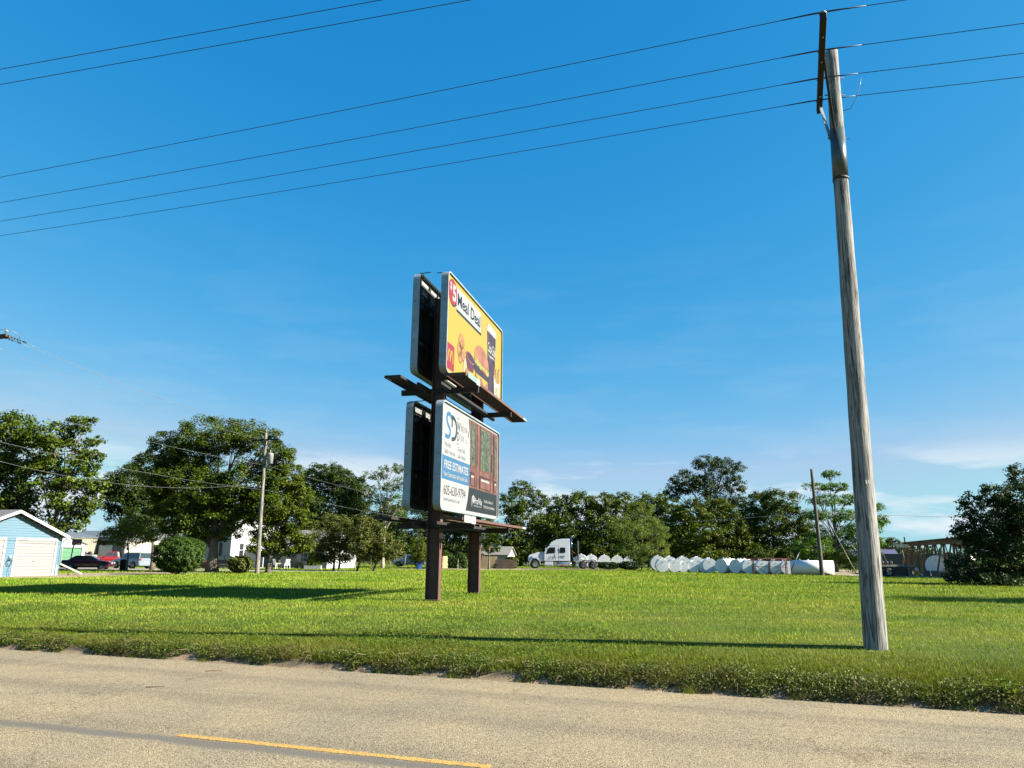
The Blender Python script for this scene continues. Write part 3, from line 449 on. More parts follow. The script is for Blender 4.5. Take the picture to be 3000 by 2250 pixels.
def put_text(name, body, x, z, w, h, y, mat, parent, off=0.0, shear=0.0):
    me = text_mesh(body, x, z, w, h, off, shear); me.name = name; me.materials.append(mat)
    o = inst(name, me, parent, (0, y, 0))
    if len(body) > 1: stuff(o)      # small print: the letters of one line stay together
    return o
def plate(name, poly, y, mat, parent):
    mb = MB(); mb.prism(poly, (0, y, 0), (1, 0, 0), (0, 0, 1), (0, 0.0015, 0)); return mb.build(name, mat, parent)
def ell(cx, cz, rx, rz, n=28, a0=0.0, a1=2*math.pi, rot=0.0):
    P = []
    for i in range(n):
        t = a0+(a1-a0)*i/(n if abs(a1-a0-2*math.pi) < 1e-6 else n-1); u, v = rx*math.cos(t), rz*math.sin(t)
        P.append((cx+u*math.cos(rot)-v*math.sin(rot), cz+u*math.sin(rot)+v*math.cos(rot)))
    return P
def rrect(x0, z0, x1, z1, r, n=5):
    P = []
    for cx, cz, a in ((x1-r, z1-r, 0), (x0+r, z1-r, 90), (x0+r, z0+r, 180), (x1-r, z0+r, 270)):
        for i in range(n): t = R_(a+90*i/(n-1)); P.append((cx+r*math.cos(t), cz+r*math.sin(t)))
    return P
def stroke(pts, w):
    """ribbon polygon along a 2-D polyline"""
    L, Rr = [], []
    for i, (x, z) in enumerate(pts):
        a = pts[max(0, i-1)]; b = pts[min(len(pts)-1, i+1)]; dx, dz = b[0]-a[0], b[1]-a[1]; l = math.hypot(dx, dz) or 1
        ww = w[i] if hasattr(w, '__len__') else w; L.append((x-dz/l*ww/2, z+dx/l*ww/2)); Rr.append((x+dz/l*ww/2, z-dx/l*ww/2))
    return L+Rr[::-1]
def ribbon(name, pts, w, y, mat, parent):
    mb = MB(); P = stroke(pts, w); n = len(pts)
    vs = [(x, y, z) for x, z in P]; mb.add(vs, [(i, i+1, 2*n-2-i, 2*n-1-i) for i in range(n-1)]); return mb.build(name, mat, parent, fixn=False)
def bez(p0, p1, p2, p3, n=10):
    return [tuple((1-t)**3*a+3*(1-t)**2*t*b+3*(1-t)*t*t*c+t**3*d for a, b, c, d in zip(p0, p1, p2, p3)) for t in [i/n for i in range(n+1)]]

BB = thing('billboard', 'tall two-deck double-sided billboard on two brown steel posts in the lawn', 'billboard', (-2.115, 28.91, 0), math.atan2(0.97, 0.242))
def board(pname, side, x0, x1, z0, z1, facemat):
    """one poster panel; side -1 is the sunlit face, +1 the one turned away"""
    yf = 0.65*side; D = 0.24
    face = MB(); face.prism(rrect(x0+0.07, z0+0.07, x1-0.07, z1-0.07, 0.2), (0, yf-0.03*side, 0), (1, 0, 0), (0, 0, 1), (0, -0.05*side, 0))
    p = face.build(pname, facemat, BB)
    fr = MB(); o_ = rrect(x0, z0, x1, z1, 0.26, 7); i_ = rrect(x0+0.055, z0+0.055, x1-0.055, z1-0.055, 0.21, 7); n = len(o_)
    ya, yb = yf+0.035*side, yf-D*side
    vs = [(x, ya, z) for x, z in o_]+[(x, ya, z) for x, z in i_]+[(x, yb, z) for x, z in o_]+[(x, yf-0.03*side, z) for x, z in i_]
    fs = []
    for k in range(n):
        j = (k+1) % n; fs += [(k, j, n+j, n+k), (k, 2*n+k, 2*n+j, j), (n+k, n+j, 3*n+j, 3*n+k)]
    fr.add(vs, fs); fr.build('frame_trim', TRIM, p, bevel=0.0)
    for zz in (z0+0.3, z0+1.2, z0+1.9, z0+2.7, z1-0.3):     # rivet heads on the near end
        for yy in (yf-0.08*side,): MBb = MB().lathe([(0.022, 0), (0.014, -0.012)], (x0-0.001, yy, zz), 8, axis='X'); MBb.build('bolt', DKST, p)
    bk = MB()
    ns = 9
    for k in range(ns):     # back sheet ribs
        xx = x0+0.3+(x1-x0-0.6)*k/(ns-1); bk.box((xx, yf-0.13*side, (z0+z1)/2), (0.06, 0.1, z1-z0-0.35))
    for zz in (z0+0.45, z0+1.45, z0+2.45, z1-0.45): bk.box(((x0+x1)/2, yf-0.2*side, zz), (x1-x0-0.3, 0.05, 0.12))
    bk.build('stringers', DKST, p)
    # sheet strip along the top of the back, sunlight put into its pale colour
    tp = MB()
    for k in range(6):
        xa = x0+0.25+(x1-x0-0.5)*k/6; tp.box((xa+(x1-x0-0.5)/12, yf-0.105*side, z1-0.42), ((x1-x0-0.5)/6-0.1, 0.01, 0.5))
    tp.build('back_sheet', M('back_sheet_sunlit', (0.36, 0.38, 0.35), 0.6, dirt=(0.28, 0.28, 0.25)), p)
    return p
XU0, XU1, ZU0, ZU1 = -3.68, 4.18, 7.90, 11.72
XL0, XL1, ZL0, ZL1 = -3.86, 3.84, 3.04, 6.86
YEL = ink('yellow', (0.20, 0.148, 0.022)); WHT = ink('white', (0.20, 0.20, 0.20)); SKYB = ink('blue', (0.022, 0.075, 0.145))
CHAR = ink('charcoal', (0.008, 0.011, 0.0125)); DTEAL = ink('dark_teal', (0.004, 0.011, 0.015)); RED = ink('red', (0.14, 0.012, 0.016))
GRY = ink('grey_print', (0.013, 0.024, 0.030)); PALE = ink('pale_blue', (0.075, 0.092, 0.115))
UP = board('upper_panel', -1, XU0, XU1, ZU0, ZU1, YEL)
LO = board('lower_panel', -1, XL0, XL1, ZL0, ZL1, WHT)
BL = ink('back_poster', (0.03, 0.03, 0.03))
UB = board('upper_back_panel', 1, XU0, XU1, ZU0, ZU1, BL)
LB = board('lower_back_panel', 1, XL0, XL1, ZL0, ZL1, BL)
YF = -0.65+0.03-0.05*0  # print surface sits at y = -0.62 .. printed layers step out by 2 mm
YF = -0.65+0.03
def ly(k): return YF-0.004*k
# --- upper poster
plate('price_disc_edge', ell(-2.93, 11.05, 0.53, 0.50), ly(1), DTEAL, UP); plate('price_disc', ell(-2.97, 11.09, 0.52, 0.49), ly(2), RED, UP)
put_text('price_figure', '5', -3.02, 10.76, 0.42, 0.66, ly(3), WHT, UP, 0.035); put_text('price_sign', '$', -3.32, 11.08, 0.22, 0.34, ly(3), WHT, UP, 0.03)
plate('text_box_shadow', [(-2.50, 10.50), (0.80, 10.50), (0.80, 11.36), (-2.50, 11.36)], ly(1), CHAR, UP)
plate('text_box', [(-2.52, 10.60), (0.75, 10.60), (0.75, 11.45), (-2.52, 11.45)], ly(2), WHT, UP)
put_text('lettering', 'Meal Deal', -2.40, 10.78, 3.02, 0.50, ly(3), DTEAL, UP, 0.02)
plate('logo_square', rrect(-3.50, 8.09, -2.62, 9.06, 0.09), ly(1), RED, UP)
def arches(cx, z0, w, h, y, mat, parent, th):
    for s in (-1, 1):
        a = cx+s*w*0.25
        P = bez((cx+s*w*0.02, z0+h*0.05), (cx+s*w*0.06, z0+h*0.75), (cx+s*w*0.14, z0+h), (a, z0+h), 10) + bez((a, z0+h), (cx+s*w*0.37, z0+h), (cx+s*w*0.46, z0+h*0.6), (cx+s*w*0.5, z0), 10)[1:]
        ribbon('logo_arch', P, [th*(0.75+0.35*abs(i/20-0.5)) for i in range(len(P))], y, mat, parent)
arches(-3.06, 8.36, 0.60, 0.46, ly(2), YEL, UP, 0.085)
NUG = M('print_nugget', (0.17, 0.085, 0.028), 0.5, var=0.45, scale=9); NUGD = ink('nugget_dark', (0.10, 0.04, 0.015), 0.4, 9)
for (cx, cz, rx, rz, ro) in ((-1.83, 9.50, .36, .34, .3), (-2.02, 9.14, .30, .30, .9), (-1.55, 9.10, .34, .28, -.4), (-1.92, 8.86, .26, .20, .2)):
    plate('printed_nugget', ell(cx+.03, cz-.03, rx, rz, 20, rot=ro), ly(1), NUGD, UP); plate('printed_nugget', ell(cx, cz, rx*.95, rz*.95, 20, rot=ro), ly(2), NUG, UP)
plate('printed_sauce_cup', [(-1.20, 9.28), (-0.06, 9.12), (-0.22, 8.66), (-0.95, 8.60), (-1.14, 8.95)], ly(3), ink('maroon', (0.05, 0.014, 0.022)), UP)
plate('printed_sauce', ell(-0.62, 9.17, .58, .19, 24, rot=-.14), ly(4), ink('sauce_rim', (0.13, 0.07, 0.07)), UP); plate('printed_sauce', ell(-0.62, 9.17, .50, .14, 24, rot=-.14), ly(5), ink('sauce', (0.03, 0.012, 0.015), 0.3, 12), UP)
plate('printed_cut_nugget', ell(-1.33, 8.62, .20, .38, 20, rot=-.2), ly(3), ink('cream', (0.19, 0.17, 0.11)), UP)
plate('printed_nugget', ell(-0.92, 8.40, .40, .30, 20, rot=.1), ly(3), NUG, UP)
plate('printed_bun', ell(0.98, 9.42, 1.06, .60, 30, 0.0, math.pi, rot=-.12)+[(0.1, 9.25)], ly(3), M('print_bun', (0.16, 0.065, 0.035), 0.45, var=0.35, scale=1.6), UP)
plate('printed_lettuce', [(-0.1, 9.42), (0.5, 9.32), (1.2, 9.22), (2.0, 9.25), (2.05, 9.05), (1.6, 8.92), (1.3, 9.08), (0.9, 8.95), (0.5, 9.12), (0.1, 9.02), (-0.05, 9.2)], ly(4), ink('lettuce', (0.15, 0.15, 0.04), 0.4, 8), UP)
plate('printed_patty', [(-0.1, 9.16), (0.9, 9.02), (2.0, 8.96), (2.08, 8.72), (1.2, 8.62), (0.2, 8.72), (-0.12, 8.9)], ly(5), ink('patty', (0.022, 0.015, 0.020), 0.4, 10), UP)
plate('printed_tomato', [(0.95, 9.1), (1.6, 9.04), (1.62, 8.96), (1.0, 9.0)], ly(6), RED, UP)
plate('printed_cheese', [(0.0, 8.74), (0.5, 8.50), (0.9, 8.70), (1.3, 8.42), (1.7, 8.66), (2.0, 8.72), (1.2, 8.74)], ly(6), YEL, UP)
plate('printed_bun', [(0.02, 8.66), (1.95, 8.62), (1.85, 8.30), (1.0, 8.20), (0.15, 8.30)], ly(5), M('print_bun', (0.16, 0.065, 0.035)), UP)
plate('printed_drink_cup', [(1.72, 11.02), (3.12, 11.02), (2.92, 8.22), (1.98, 8.22)], ly(2), M('print_cola', (0.022, 0.012, 0.018), 0.45, var=0.6, scale=2.2), UP)
plate('printed_cup_lid', [(1.66, 11.02), (3.18, 11.02), (3.08, 11.34), (1.78, 11.40)], ly(3), WHT, UP)
put_text('cup_lettering', 'Coca-Cola', 1.80, 10.12, 1.22, 0.46, ly(4), WHT, UP, 0.02, 0.45)
ribbon('cup_flourish', bez((1.85, 10.05), (2.2, 9.85), (2.6, 10.1), (3.0, 9.95), 10), [0.02+0.05*math.sin(math.pi*i/10) for i in range(11)], ly(4), WHT, UP)
FRY = ink('fries', (0.20, 0.14, 0.05), 0.35, 14); rg_ = random.Random(5)
for k in range(11):
    fx = 2.84+k*0.092; ft = 9.35+rg_.uniform(0, .5); plate('printed_fry', [(fx, 8.9), (fx+.075, 8.9), (fx+.085+rg_.uniform(-.05, .05), ft), (fx+.01+rg_.uniform(-.05, .05), ft)], ly(5+k % 2), FRY if k % 3 else NUG, UP)
plate('printed_fry_box', [(2.76, 9.30), (3.10, 9.02), (3.55, 9.02), (3.86, 9.24), (3.76, 8.16), (2.90, 8.16)], ly(8), WHT, UP)
arches(3.33, 8.42, 0.52, 0.42, ly(9), YEL, UP, 0.07)
# --- lower poster
ribbon('logo_letter_s', bez((-2.66, 6.36), (-3.05, 6.62), (-3.36, 6.42), (-3.18, 6.16), 10)+bez((-3.18, 6.16), (-3.05, 5.98), (-2.82, 6.02), (-2.84, 5.82), 10)[1:]+bez((-2.84, 5.82), (-2.86, 5.60), (-3.15, 5.62), (-3.38, 5.66), 8)[1:], 0.15, ly(1), SKYB, LO)
ribbon('logo_letter_d', [(-2.64, 6.42), (-2.64, 6.05)], 0.13, ly(1), GRY, LO)
ribbon('logo_letter_d', bez((-2.70, 6.42), (-2.3, 6.44), (-2.12, 6.25), (-2.12, 6.03), 10)+bez((-2.12, 6.03), (-2.12, 5.75), (-2.3, 5.62), (-2.66, 5.62), 10)[1:], 0.15, ly(1), GRY, LO)
put_text('lettering', 'W', -2.06, 6.03, 0.40, 0.34, ly(1), CHAR, LO, 0.0); put_text('lettering', 'INDOW', -1.60, 6.06, 0.80, 0.24, ly(1), PALE, LO, -0.01); put_text('lettering', '&', -0.72, 5.96, 0.13, 0.26, ly(1), GRY, LO)
put_text('lettering', 'D', -2.02, 5.66, 0.24, 0.32, ly(1), CHAR, LO, 0.0); put_text('lettering', 'OOR', -1.72, 5.69, 0.52, 0.23, ly(1), PALE, LO, -0.01); put_text('lettering', 'LLC', -0.98, 5.70, 0.22, 0.16, ly(1), PALE, LO, -0.01)
for zz in (6.47, 5.52): plate('logo_rule', [(-2.10, zz), (-1.82, zz), (-1.82, zz+.022), (-2.10, zz+.022)], ly(1), GRY, LO)
for tx, x_, z_, w_ in (('Mitchell', -3.38, 5.28, .62), ('Belle Fourche', -3.38, 5.03, 1.18), ('Sioux Falls', -1.92, 5.28, .90), ('Lake Andes', -1.92, 5.03, .95)): put_text('lettering', tx, x_, z_, w_, .17, ly(1), PALE, LO, 0.0)
plate('blue_band', [(-3.72, 4.12), (-0.42, 4.12), (-0.36, 4.95), (-3.72, 4.95)], ly(1), SKYB, LO)
put_text('lettering', 'FREE ESTIMATES', -3.40, 4.50, 2.80, .30, ly(2), WHT, LO, 0.02)
put_text('lettering', 'New Construction and Installed Sales', -3.40, 4.24, 2.72, .17, ly(2), WHT, LO, 0.012)
put_text('lettering', '605-630-9794', -3.38, 3.60, 2.52, .34, ly(1), CHAR, LO, 0.0)
put_text('lettering', 'sdwindowdoor.com', -3.38, 3.38, 1.84, .15, ly(1), PALE, LO, 0.0)
DOORW = M('print_door_wood', (0.085, 0.036, 0.027), 0.45, var=0.4, scale=2.5); DOORD = ink('door_shadow', (0.022, 0.008, 0.006)); DOORL = ink('door_light', (0.09, 0.035, 0.024)); PEW = ink('stone_wall', (0.06, 0.05, 0.04), 0.4, 5)
divider = [(-0.66, 6.72), (-0.42, 5.95), (-0.36, 5.2), (-0.44, 4.09)]
plate('photo_print', divider+[(3.69, 4.09), (3.69, 6.72)], ly(1), DOORW, LO)
plate('photo_black_band', [(-0.44, 4.09), (3.69, 4.09), (3.69, 3.19), (-0.80, 3.19), (-0.58, 3.6)], ly(1), CHAR, LO)
plate('photo_wall', [(-0.64, 6.71), (-0.30, 6.71), (-0.28, 5.0), (-0.37, 5.0), (-0.42, 5.95)], ly(2), PEW, LO)
FOL = M('print_foliage', (0.035, 0.05, 0.028), 0.45, var=0.9, scale=6)
for (xa, xb, za, zb) in ((-0.28, 0.20, 4.95, 6.60), (1.06, 1.72, 4.92, 6.62), (1.80, 2.46, 4.92, 6.62), (3.20, 3.48, 4.85, 6.55)):
    plate('photo_glass_edge', [(xa-.05, za-.05), (xb+.05, za-.05), (xb+.05, zb+.05), (xa-.05, zb+.05)], ly(3), DOORL, LO); plate('photo_glass', [(xa, za), (xb, za), (xb, zb), (xa, zb)], ly(4), FOL, LO)
for (xa, xb, za, zb) in ((-0.28, 0.18, 4.16, 4.62), (1.06, 2.44, 4.16, 4.60), (3.16, 3.5, 4.2, 4.6)):
    plate('photo_panel_edge', [(xa-.06, za-.0), (xb+.06, za-.0), (xb+.06, zb+.07), (xa-.06, zb+.07)], ly(3), DOORD, LO); plate('photo_panel', [(xa, za+.02), (xb, za+.02), (xb, zb), (xa, zb)], ly(4), DOORW, LO); plate('photo_panel_glint', [(xa+.06, zb-.13), (xb-.06, zb-.13), (xb-.06, zb-.05), (xa+.06, zb-.05)], ly(5), WHT, LO)
for xx in (0.30, 0.52, 0.92, 2.60, 2.98, 3.06): plate('photo_stile_line', [(xx, 4.10), (xx+.035, 4.10), (xx+.035, 6.70), (xx, 6.70)], ly(3), DOORD, LO)
plate('photo_handle', [(2.70, 5.0), (2.80, 5.0), (2.80, 5.75), (2.70, 5.75)], ly(5), CHAR, LO)
ribbon('maker_logo', bez((-0.02, 3.38), (-0.06, 3.75), (0.12, 3.86), (0.28, 3.74), 10), [.03+.07*math.sin(math.pi*i/10) for i in range(11)], ly(2), WHT, LO); plate('maker_logo', ell(0.17, 3.62, .07, .11, 16, rot=-.4), ly(2), WHT, LO)
put_text('lettering', 'ProVia', 0.26, 3.50, 1.08, .26, ly(2), WHT, LO, 0.02); put_text('lettering', 'THE PROFESSIONAL WAY', 0.22, 3.40, 1.12, .055, ly(2), WHT, LO)
put_text('lettering', 'We offer a full-line of', 1.62, 3.64, 1.38, .13, ly(2), WHT, LO, 0.008); put_text('lettering', 'ProVia doors and windows.', 1.62, 3.42, 1.68, .13, ly(2), WHT, LO, 0.008)
# --- posts: wide-flange beams, web across
for px_ in (-2.40, 2.55):
    mb = MB()
    for s in (-1, 1): mb.box((px_, s*0.225, 5.55), (0.27, 0.03, 11.1))
    mb.box((px_, 0, 5.55), (0.018, 0.42, 11.1)); mb.box((px_, 0, 0.02), (0.5, 0.62, 0.04))
    for zz in (2.35, 2.1, 7.2): mb.box((px_, -0.246, zz), (0.275, 0.012, 0.05), m=1)
    mb.build('post', [RUST, DKST], BB)
# --- cross beams under each deck and catwalks
def deck(z, yin, yout, xa, xb, name='catwalk', edge=None):
    g = MB(); s = 1 if yout > 0 else -1; n = int((xb-xa)/0.05)
    for k in range(n): g.box((xa+0.025+k*0.05, (yin+yout)/2, z), (0.008, abs(yout-yin), 0.028))
    for k in range(8): g.box(((xa+xb)/2, yin+(yout-yin)*(k+.5)/8, z+0.002), (xb-xa, 0.008, 0.02))
    for yy in (yin, yout): g.box(((xa+xb)/2, yy, z), (xb-xa, 0.05, 0.09), m=1)
    for xx in (xa, xb): g.box((xx, (yin+yout)/2, z), (0.05, abs(yout-yin)+0.05, 0.09), m=1)
    g.box((xb-0.4, yout+s*0.028, z), (0.7, 0.01, 0.095), m=2)
    o = g.build(name, [GRATE, edge or RUST, TRIM], BB); return o
deck(7.64, -0.86, -1.55, -4.15, 5.3); deck(7.64, 0.80, 1.36, -4.25, 4.6, edge=DKST); deck(2.74, -0.86, -1.50, -4.0, 5.5); deck(2.74, 0.80, 1.40, -4.5, 4.8, edge=DKST)  # rear decks get dark edges: shade behind the boards put into the colour
for zz in (7.50, 2.60):
    for px_ in (-2.40, 2.55):
        MB().box((px_, -0.02, zz-0.05), (0.12, 3.0 if zz > 5 else 2.9, 0.2)).build('support_arm', DKST, BB)
    for yy in (-0.42, 0.42): MB().box((0.1, yy, zz-0.02), (7.2, 0.1, 0.18)).build('cross_beam', DKST, BB)
for zz in (10.6, 9.0, 6.2, 4.2):
    for yy in (-0.36, 0.36): MB().box((0.1, yy, zz), (7.3, 0.1, 0.14)).build('cross_beam', DKST, BB)
for zz in (8.6, 5.2): MB().bar((-2.4, 0, zz-0.9), (2.55, 0, zz+0.9), 0.06, 0.06).build('brace', DKST, BB)
# operator plates on the catwalk edges
pt = MB().prism(rrect(-3.95, 7.56, -2.98, 7.76, 0.05), (0, -1.60, 0), (1, 0, 0), (0, 0, 1), (0, 0.012, 0)).build('operator_plate', ink('mint', (0.13, 0.20, 0.17)), BB)
MB().prism(rrect(-2.96, 7.53, -2.50, 7.76, 0.01), (0, -1.602, 0), (1, 0, 0), (0, 0, 1), (0, 0.012, 0)).build('number_plate', ink('white_plate', (0.22, 0.22, 0.22)), BB)
MB().prism(rrect(-3.90, 2.62, -3.12, 2.86, 0.06), (0, -1.56, 0), (1, 0, 0), (0, 0, 1), (0, 0.012, 0)).build('operator_plate', ink('white_plate', (0.22, 0.22, 0.22)), BB)
MB().prism(rrect(-3.11, 2.60, -2.56, 2.86, 0.05), (0, -1.562, 0), (1, 0, 0), (0, 0, 1), (0, 0.012, 0)).build('number_plate', ink('white_plate', (0.22, 0.22, 0.22)), BB)
# short steel rods sticking out of the board tops
for (xx, yy, zz, dy) in ((XU0+0.25, 0.55, ZU1+0.03, -0.45), (XU0+0.1, -0.55, ZU1-0.08, 0.35), (XL0+0.4, 0.55, ZL1+0.02, -0.4)):
    MB().bar((xx, yy, zz), (xx-0.02, yy+dy, zz+0.01), 0.025, 0.025).build('rod', DKST, BB)
# work-light strips under the upper catwalk
MB().box((-3.3, -0.75, 7.5), (1.0, 0.1, 0.06)).build('lamp_strip', M('lamp_lens', (0.5, 0.5, 0.42), 0.4), BB)

# ------------------------------------------------------------------ utility poles and wires
def polewood(name, c, seed):
    if name in _mc: return _mc[name]
    m = bpy.data.materials.new(name); m.use_nodes = True; n, l = m.node_tree.nodes, m.node_tree.links
    b = n['Principled BSDF']; b.inputs['Roughness'].default_value = 0.9; b.inputs['Specular IOR Level'].default_value = 0.2
    tcx = n.new('ShaderNodeTexCoord'); mpp = n.new('ShaderNodeMapping'); mpp.inputs['Scale'].default_value = (16, 16, 0.9); l.new(tcx.outputs['Object'], mpp.inputs['Vector'])
    w = n.new('ShaderNodeTexNoise'); w.inputs['Scale'].default_value = 0.6; w.inputs['Detail'].default_value = 3; l.new(tcx.outputs['Object'], w.inputs['Vector'])
    av = n.new('ShaderNodeMixRGB'); av.blend_type = 'ADD'; av.inputs[0].default_value = 1.6; l.new(mpp.outputs[0], av.inputs[1]); l.new(w.outputs['Color'], av.inputs[2])
    t = n.new('ShaderNodeTexNoise'); t.inputs['Scale'].default_value = 1.6; t.inputs['Detail'].default_value = 9; t.inputs['Roughness'].default_value = 0.68; l.new(av.outputs[0], t.inputs['Vector'])
    r = n.new('ShaderNodeValToRGB'); el = r.color_ramp; el.elements[0].position = 0.38; el.elements[0].color = (c[0]*.24, c[1]*.23, c[2]*.22, 1); el.elements[1].position = 0.58; el.elements[1].color = (c[0]*1.12, c[1]*1.1, c[2]*1.08, 1)
    q = el.elements.new(0.46); q.color = (c[0]*.72, c[1]*.7, c[2]*.68, 1)
    l.new(t.outputs[0], r.inputs[0]); l.new(r.outputs[0], b.inputs['Base Color'])
    # long drying checks
    mp2 = n.new('ShaderNodeMapping'); mp2.inputs['Scale'].default_value = (9, 9, 0.22); mp2.inputs['Location'].default_value = (seed, seed*2, 0); l.new(tcx.outputs['Object'], mp2.inputs['Vector'])
    t2 = n.new('ShaderNodeTexNoise'); t2.inputs['Scale'].default_value = 1.3; t2.inputs['Detail'].default_value = 4; l.new(mp2.outputs[0], t2.inputs['Vector'])
    r2 = n.new('ShaderNodeValToRGB'); e2 = r2.color_ramp; e2.elements[0].position = 0.478; e2.elements[0].color = (1, 1, 1, 1); e2.elements[1].position = 0.522; e2.elements[1].color = (1, 1, 1, 1); q2 = e2.elements.new(0.5); q2.color = (0.1, 0.09, 0.08, 1)
    l.new(t2.outputs[0], r2.inputs[0]); mu_ = n.new('ShaderNodeMixRGB'); mu_.blend_type = 'MULTIPLY'; mu_.inputs[0].default_value = 1; l.new(r.outputs[0], mu_.inputs[1]); l.new(r2.outputs[0], mu_.inputs[2]); l.new(mu_.outputs[0], b.inputs['Base Color'])
    bn = n.new('ShaderNodeBump'); bn.inputs['Strength'].default_value = 1.0; bn.inputs['Distance'].default_value = 0.012; hm = n.new('ShaderNodeMath'); hm.operation = 'MULTIPLY'; l.new(t.outputs[0], hm.inputs[0]); l.new(r2.outputs[0], hm.inputs[1]); l.new(hm.outputs[0], bn.inputs['Height']); l.new(bn.outputs[0], b.inputs['Normal'])
    _mc[name] = m; return m
WOODP = polewood('weathered_pole', (0.225, 0.225, 0.215), 1.0); WOODL = polewood('pale_pole', (0.20, 0.19, 0.17), 2.0); WOODD = polewood('dark_pole', (0.11, 0.10, 0.08), 3.0)
ARMW = M('crossarm_timber', (0.018, 0.010, 0.009), 0.85, var=0.4, scale=5); PORC = M('porcelain', (0.22, 0.22, 0.21), 0.3); WIRE = M('wire_dark', (0.012, 0.022, 0.06), 0.4); WIREA = M('wire_aluminium', (0.16, 0.17, 0.18), 0.45, 0.3); BLK = M('black_rubber', (0.012, 0.012, 0.013), 0.6)
def wobble_pole(mb, base, top, r0, r1, n=28, k=46, seed=1, amp=0.012):
    rs = np.random.RandomState(seed); base, top = Vector(base), Vector(top); off = len(mb.v); ph = rs.uniform(0, 6, 8)
    for i in range(k):
        u = i/(k-1); p = base.lerp(top, u); r = r0+(r1-r0)*u
        for j in range(n):
            a = 2*math.pi*j/n; rr = r*(1+amp*(math.sin(3*a+ph[0]+u*2)+0.7*math.sin(5*a+ph[1]-u*5)+0.5*math.sin(11*a+ph[2]+u*9)))+0.003*math.sin(u*60+a*2)
            mb.v.append((p.x+rr*math.cos(a), p.y+rr*math.sin(a), p.z))
    for i in range(k-1):
        for j in range(n): mb.f.append((off+i*n+j, off+i*n+(j+1) % n, off+(i+1)*n+(j+1) % n, off+(i+1)*n+j)); mb.m.append(0); mb.sm.append(True)
    e_ = off+(k-1)*n; mb.f.append(tuple(e_+j for j in range(n))); mb.m.append(0); mb.sm.append(False)
# the big near pole: world (6.83,14.46), leans a little to the right
NP = thing('utility_pole', 'thick weathered grey wooden utility pole in the near lawn at right, leaning, with side crossarm', 'utility pole', (6.83, 14.46, 0))
mb = MB(); wobble_pole(mb, (0, 0, -0.3), (0.325, 0, 12.72), 0.212, 0.130); pb = mb.build('pole_shaft', WOODP, NP, fixn=False)
def pole_at(z): return Vector((0.325*(z+0.3)/13.02, 0, z))
mb = MB(); a, b = pole_at(9.55), pole_at(10.75); mb.tube([a, b], [0.160, 0.152], 28); cl = mb.build('wildlife_guard', M('guard_band', (0.055, 0.075, 0.075), 0.35, 0.3, var=0.15), NP)
MB().tube([pole_at(9.53), pole_at(9.58)], [0.166, 0.166], 28).build('guard_rim', BLK, cl)
AN, AF = Vector((-0.99, -2.50, 11.60)), Vector((0.19, 0.57, 11.60))
mb = MB(); mb.bar(AN, AF, 0.115, 0.145); ca = mb.build('crossarm', ARMW, NP, bevel=0.01)
ad = (AF-AN).normalized()
for s_ in (0.55, 1.35, 2.6, 3.0): MB().tube([AN+ad*s_+Vector((0, 0, -0.085)), AN+ad*s_+Vector((0, 0, 0.08))], 0.016, 8).build('bolt', GALV, ca)
MB().bar(AN+ad*1.25+Vector((0.04, 0, -0.06)), pole_at(10.62)+Vector((-0.10, -0.10, 0)), 0.05, 0.03).build('brace', DKST, NP)
MB().bar(AF+ad*-0.25+Vector((0.02, 0, -0.06)), pole_at(10.55)+Vector((-0.13, 0.06, 0)), 0.06, 0.03).build('brace', GALV, NP)
for z_ in (12.05, 10.55, 11.62): MB().tube([pole_at(z_)+Vector((-0.22, 0, 0)), pole_at(z_)+Vector((0.24, 0, 0))], 0.012, 8).build('through_bolt', DKST, NP)
WO = [0.06, 1.22, 2.18, 3.02]; WPTS = []
for s_ in WO:
    p = AN+ad*s_; q = MB(); q.lathe([(0.018, 0.05), (0.055, 0.055), (0.075, 0.075), (0.055, 0.09), (0.035, 0.095), (0.055, 0.105), (0.045, 0.12), (0.02, 0.125)], p, 14)
    q.build('insulator', PORC, NP); WPTS.append(Vector((6.83, 14.46, 0))+p+Vector((0, 0, 0.12)))
MB().tube([pole_at(11.2)+Vector((0.14, -.05, 0)), pole_at(11.24)+Vector((0.28, -.1, -.02)), pole_at(11.4)+Vector((0.42, -.13, 0.06)), pole_at(11.65)+Vector((0.5, -.17, 0.1)), pole_at(11.9)+Vector((0.52, -.2, 0.02))], 0.007, 6).build('jumper_wire', WIRE, NP)
for dx_ in (-0.02, 0.03): MB().box((0.06+dx_, -0.212, 3.02), (0.022, 0.006, 0.07)).build('tag', GALV, NP)
def wire(name, label, pts, r, mat, group=None, seg=18):
    """catenary-like spans through the given support points (x,y,z,sag to next)"""
    P = []
    for i in range(len(pts)-1):
        a, b = Vector(pts[i][:3]), Vector(pts[i+1][:3]); sag = pts[i][3] if len(pts[i]) > 3 else 0
        for k in range(seg):
            t = k/seg; p = a.lerp(b, t); p.z -= 4*sag*t*(1-t); P.append(p)
    P.append(Vector(pts[-1][:3])); o = MB().tube(P, r, 6).build(name, mat, fixn=False); return tag(o, label, 'wire', group)
G1 = 'power wires strung on the near pole'
for k, p in enumerate(WPTS):
    L = p-EV*46; Rr = p+EV*40; lab = ['nearest and highest', 'second highest', 'third', 'farthest and lowest'][k]
    w = wire('power_line', '%s of the four dark wires carried by the near pole crossarm' % lab, [(L.x, L.y, L.z+0.5, 0.25), (p.x, p.y, p.z, 0.75), (Rr.x, Rr.y, Rr.z+0.1)], 0.0075, WIRE, G1, 40)
    MB().tube([p-EV*0.75+Vector((0, 0, -.008)), p-EV*.2+Vector((0, 0, -.002)), p+EV*0.2+Vector((0, 0, -.014)), p+EV*0.75+Vector((0, 0, -.054))], [0.010, 0.017, 0.017, 0.010], 8).build('armour_rod', WIRE, w)
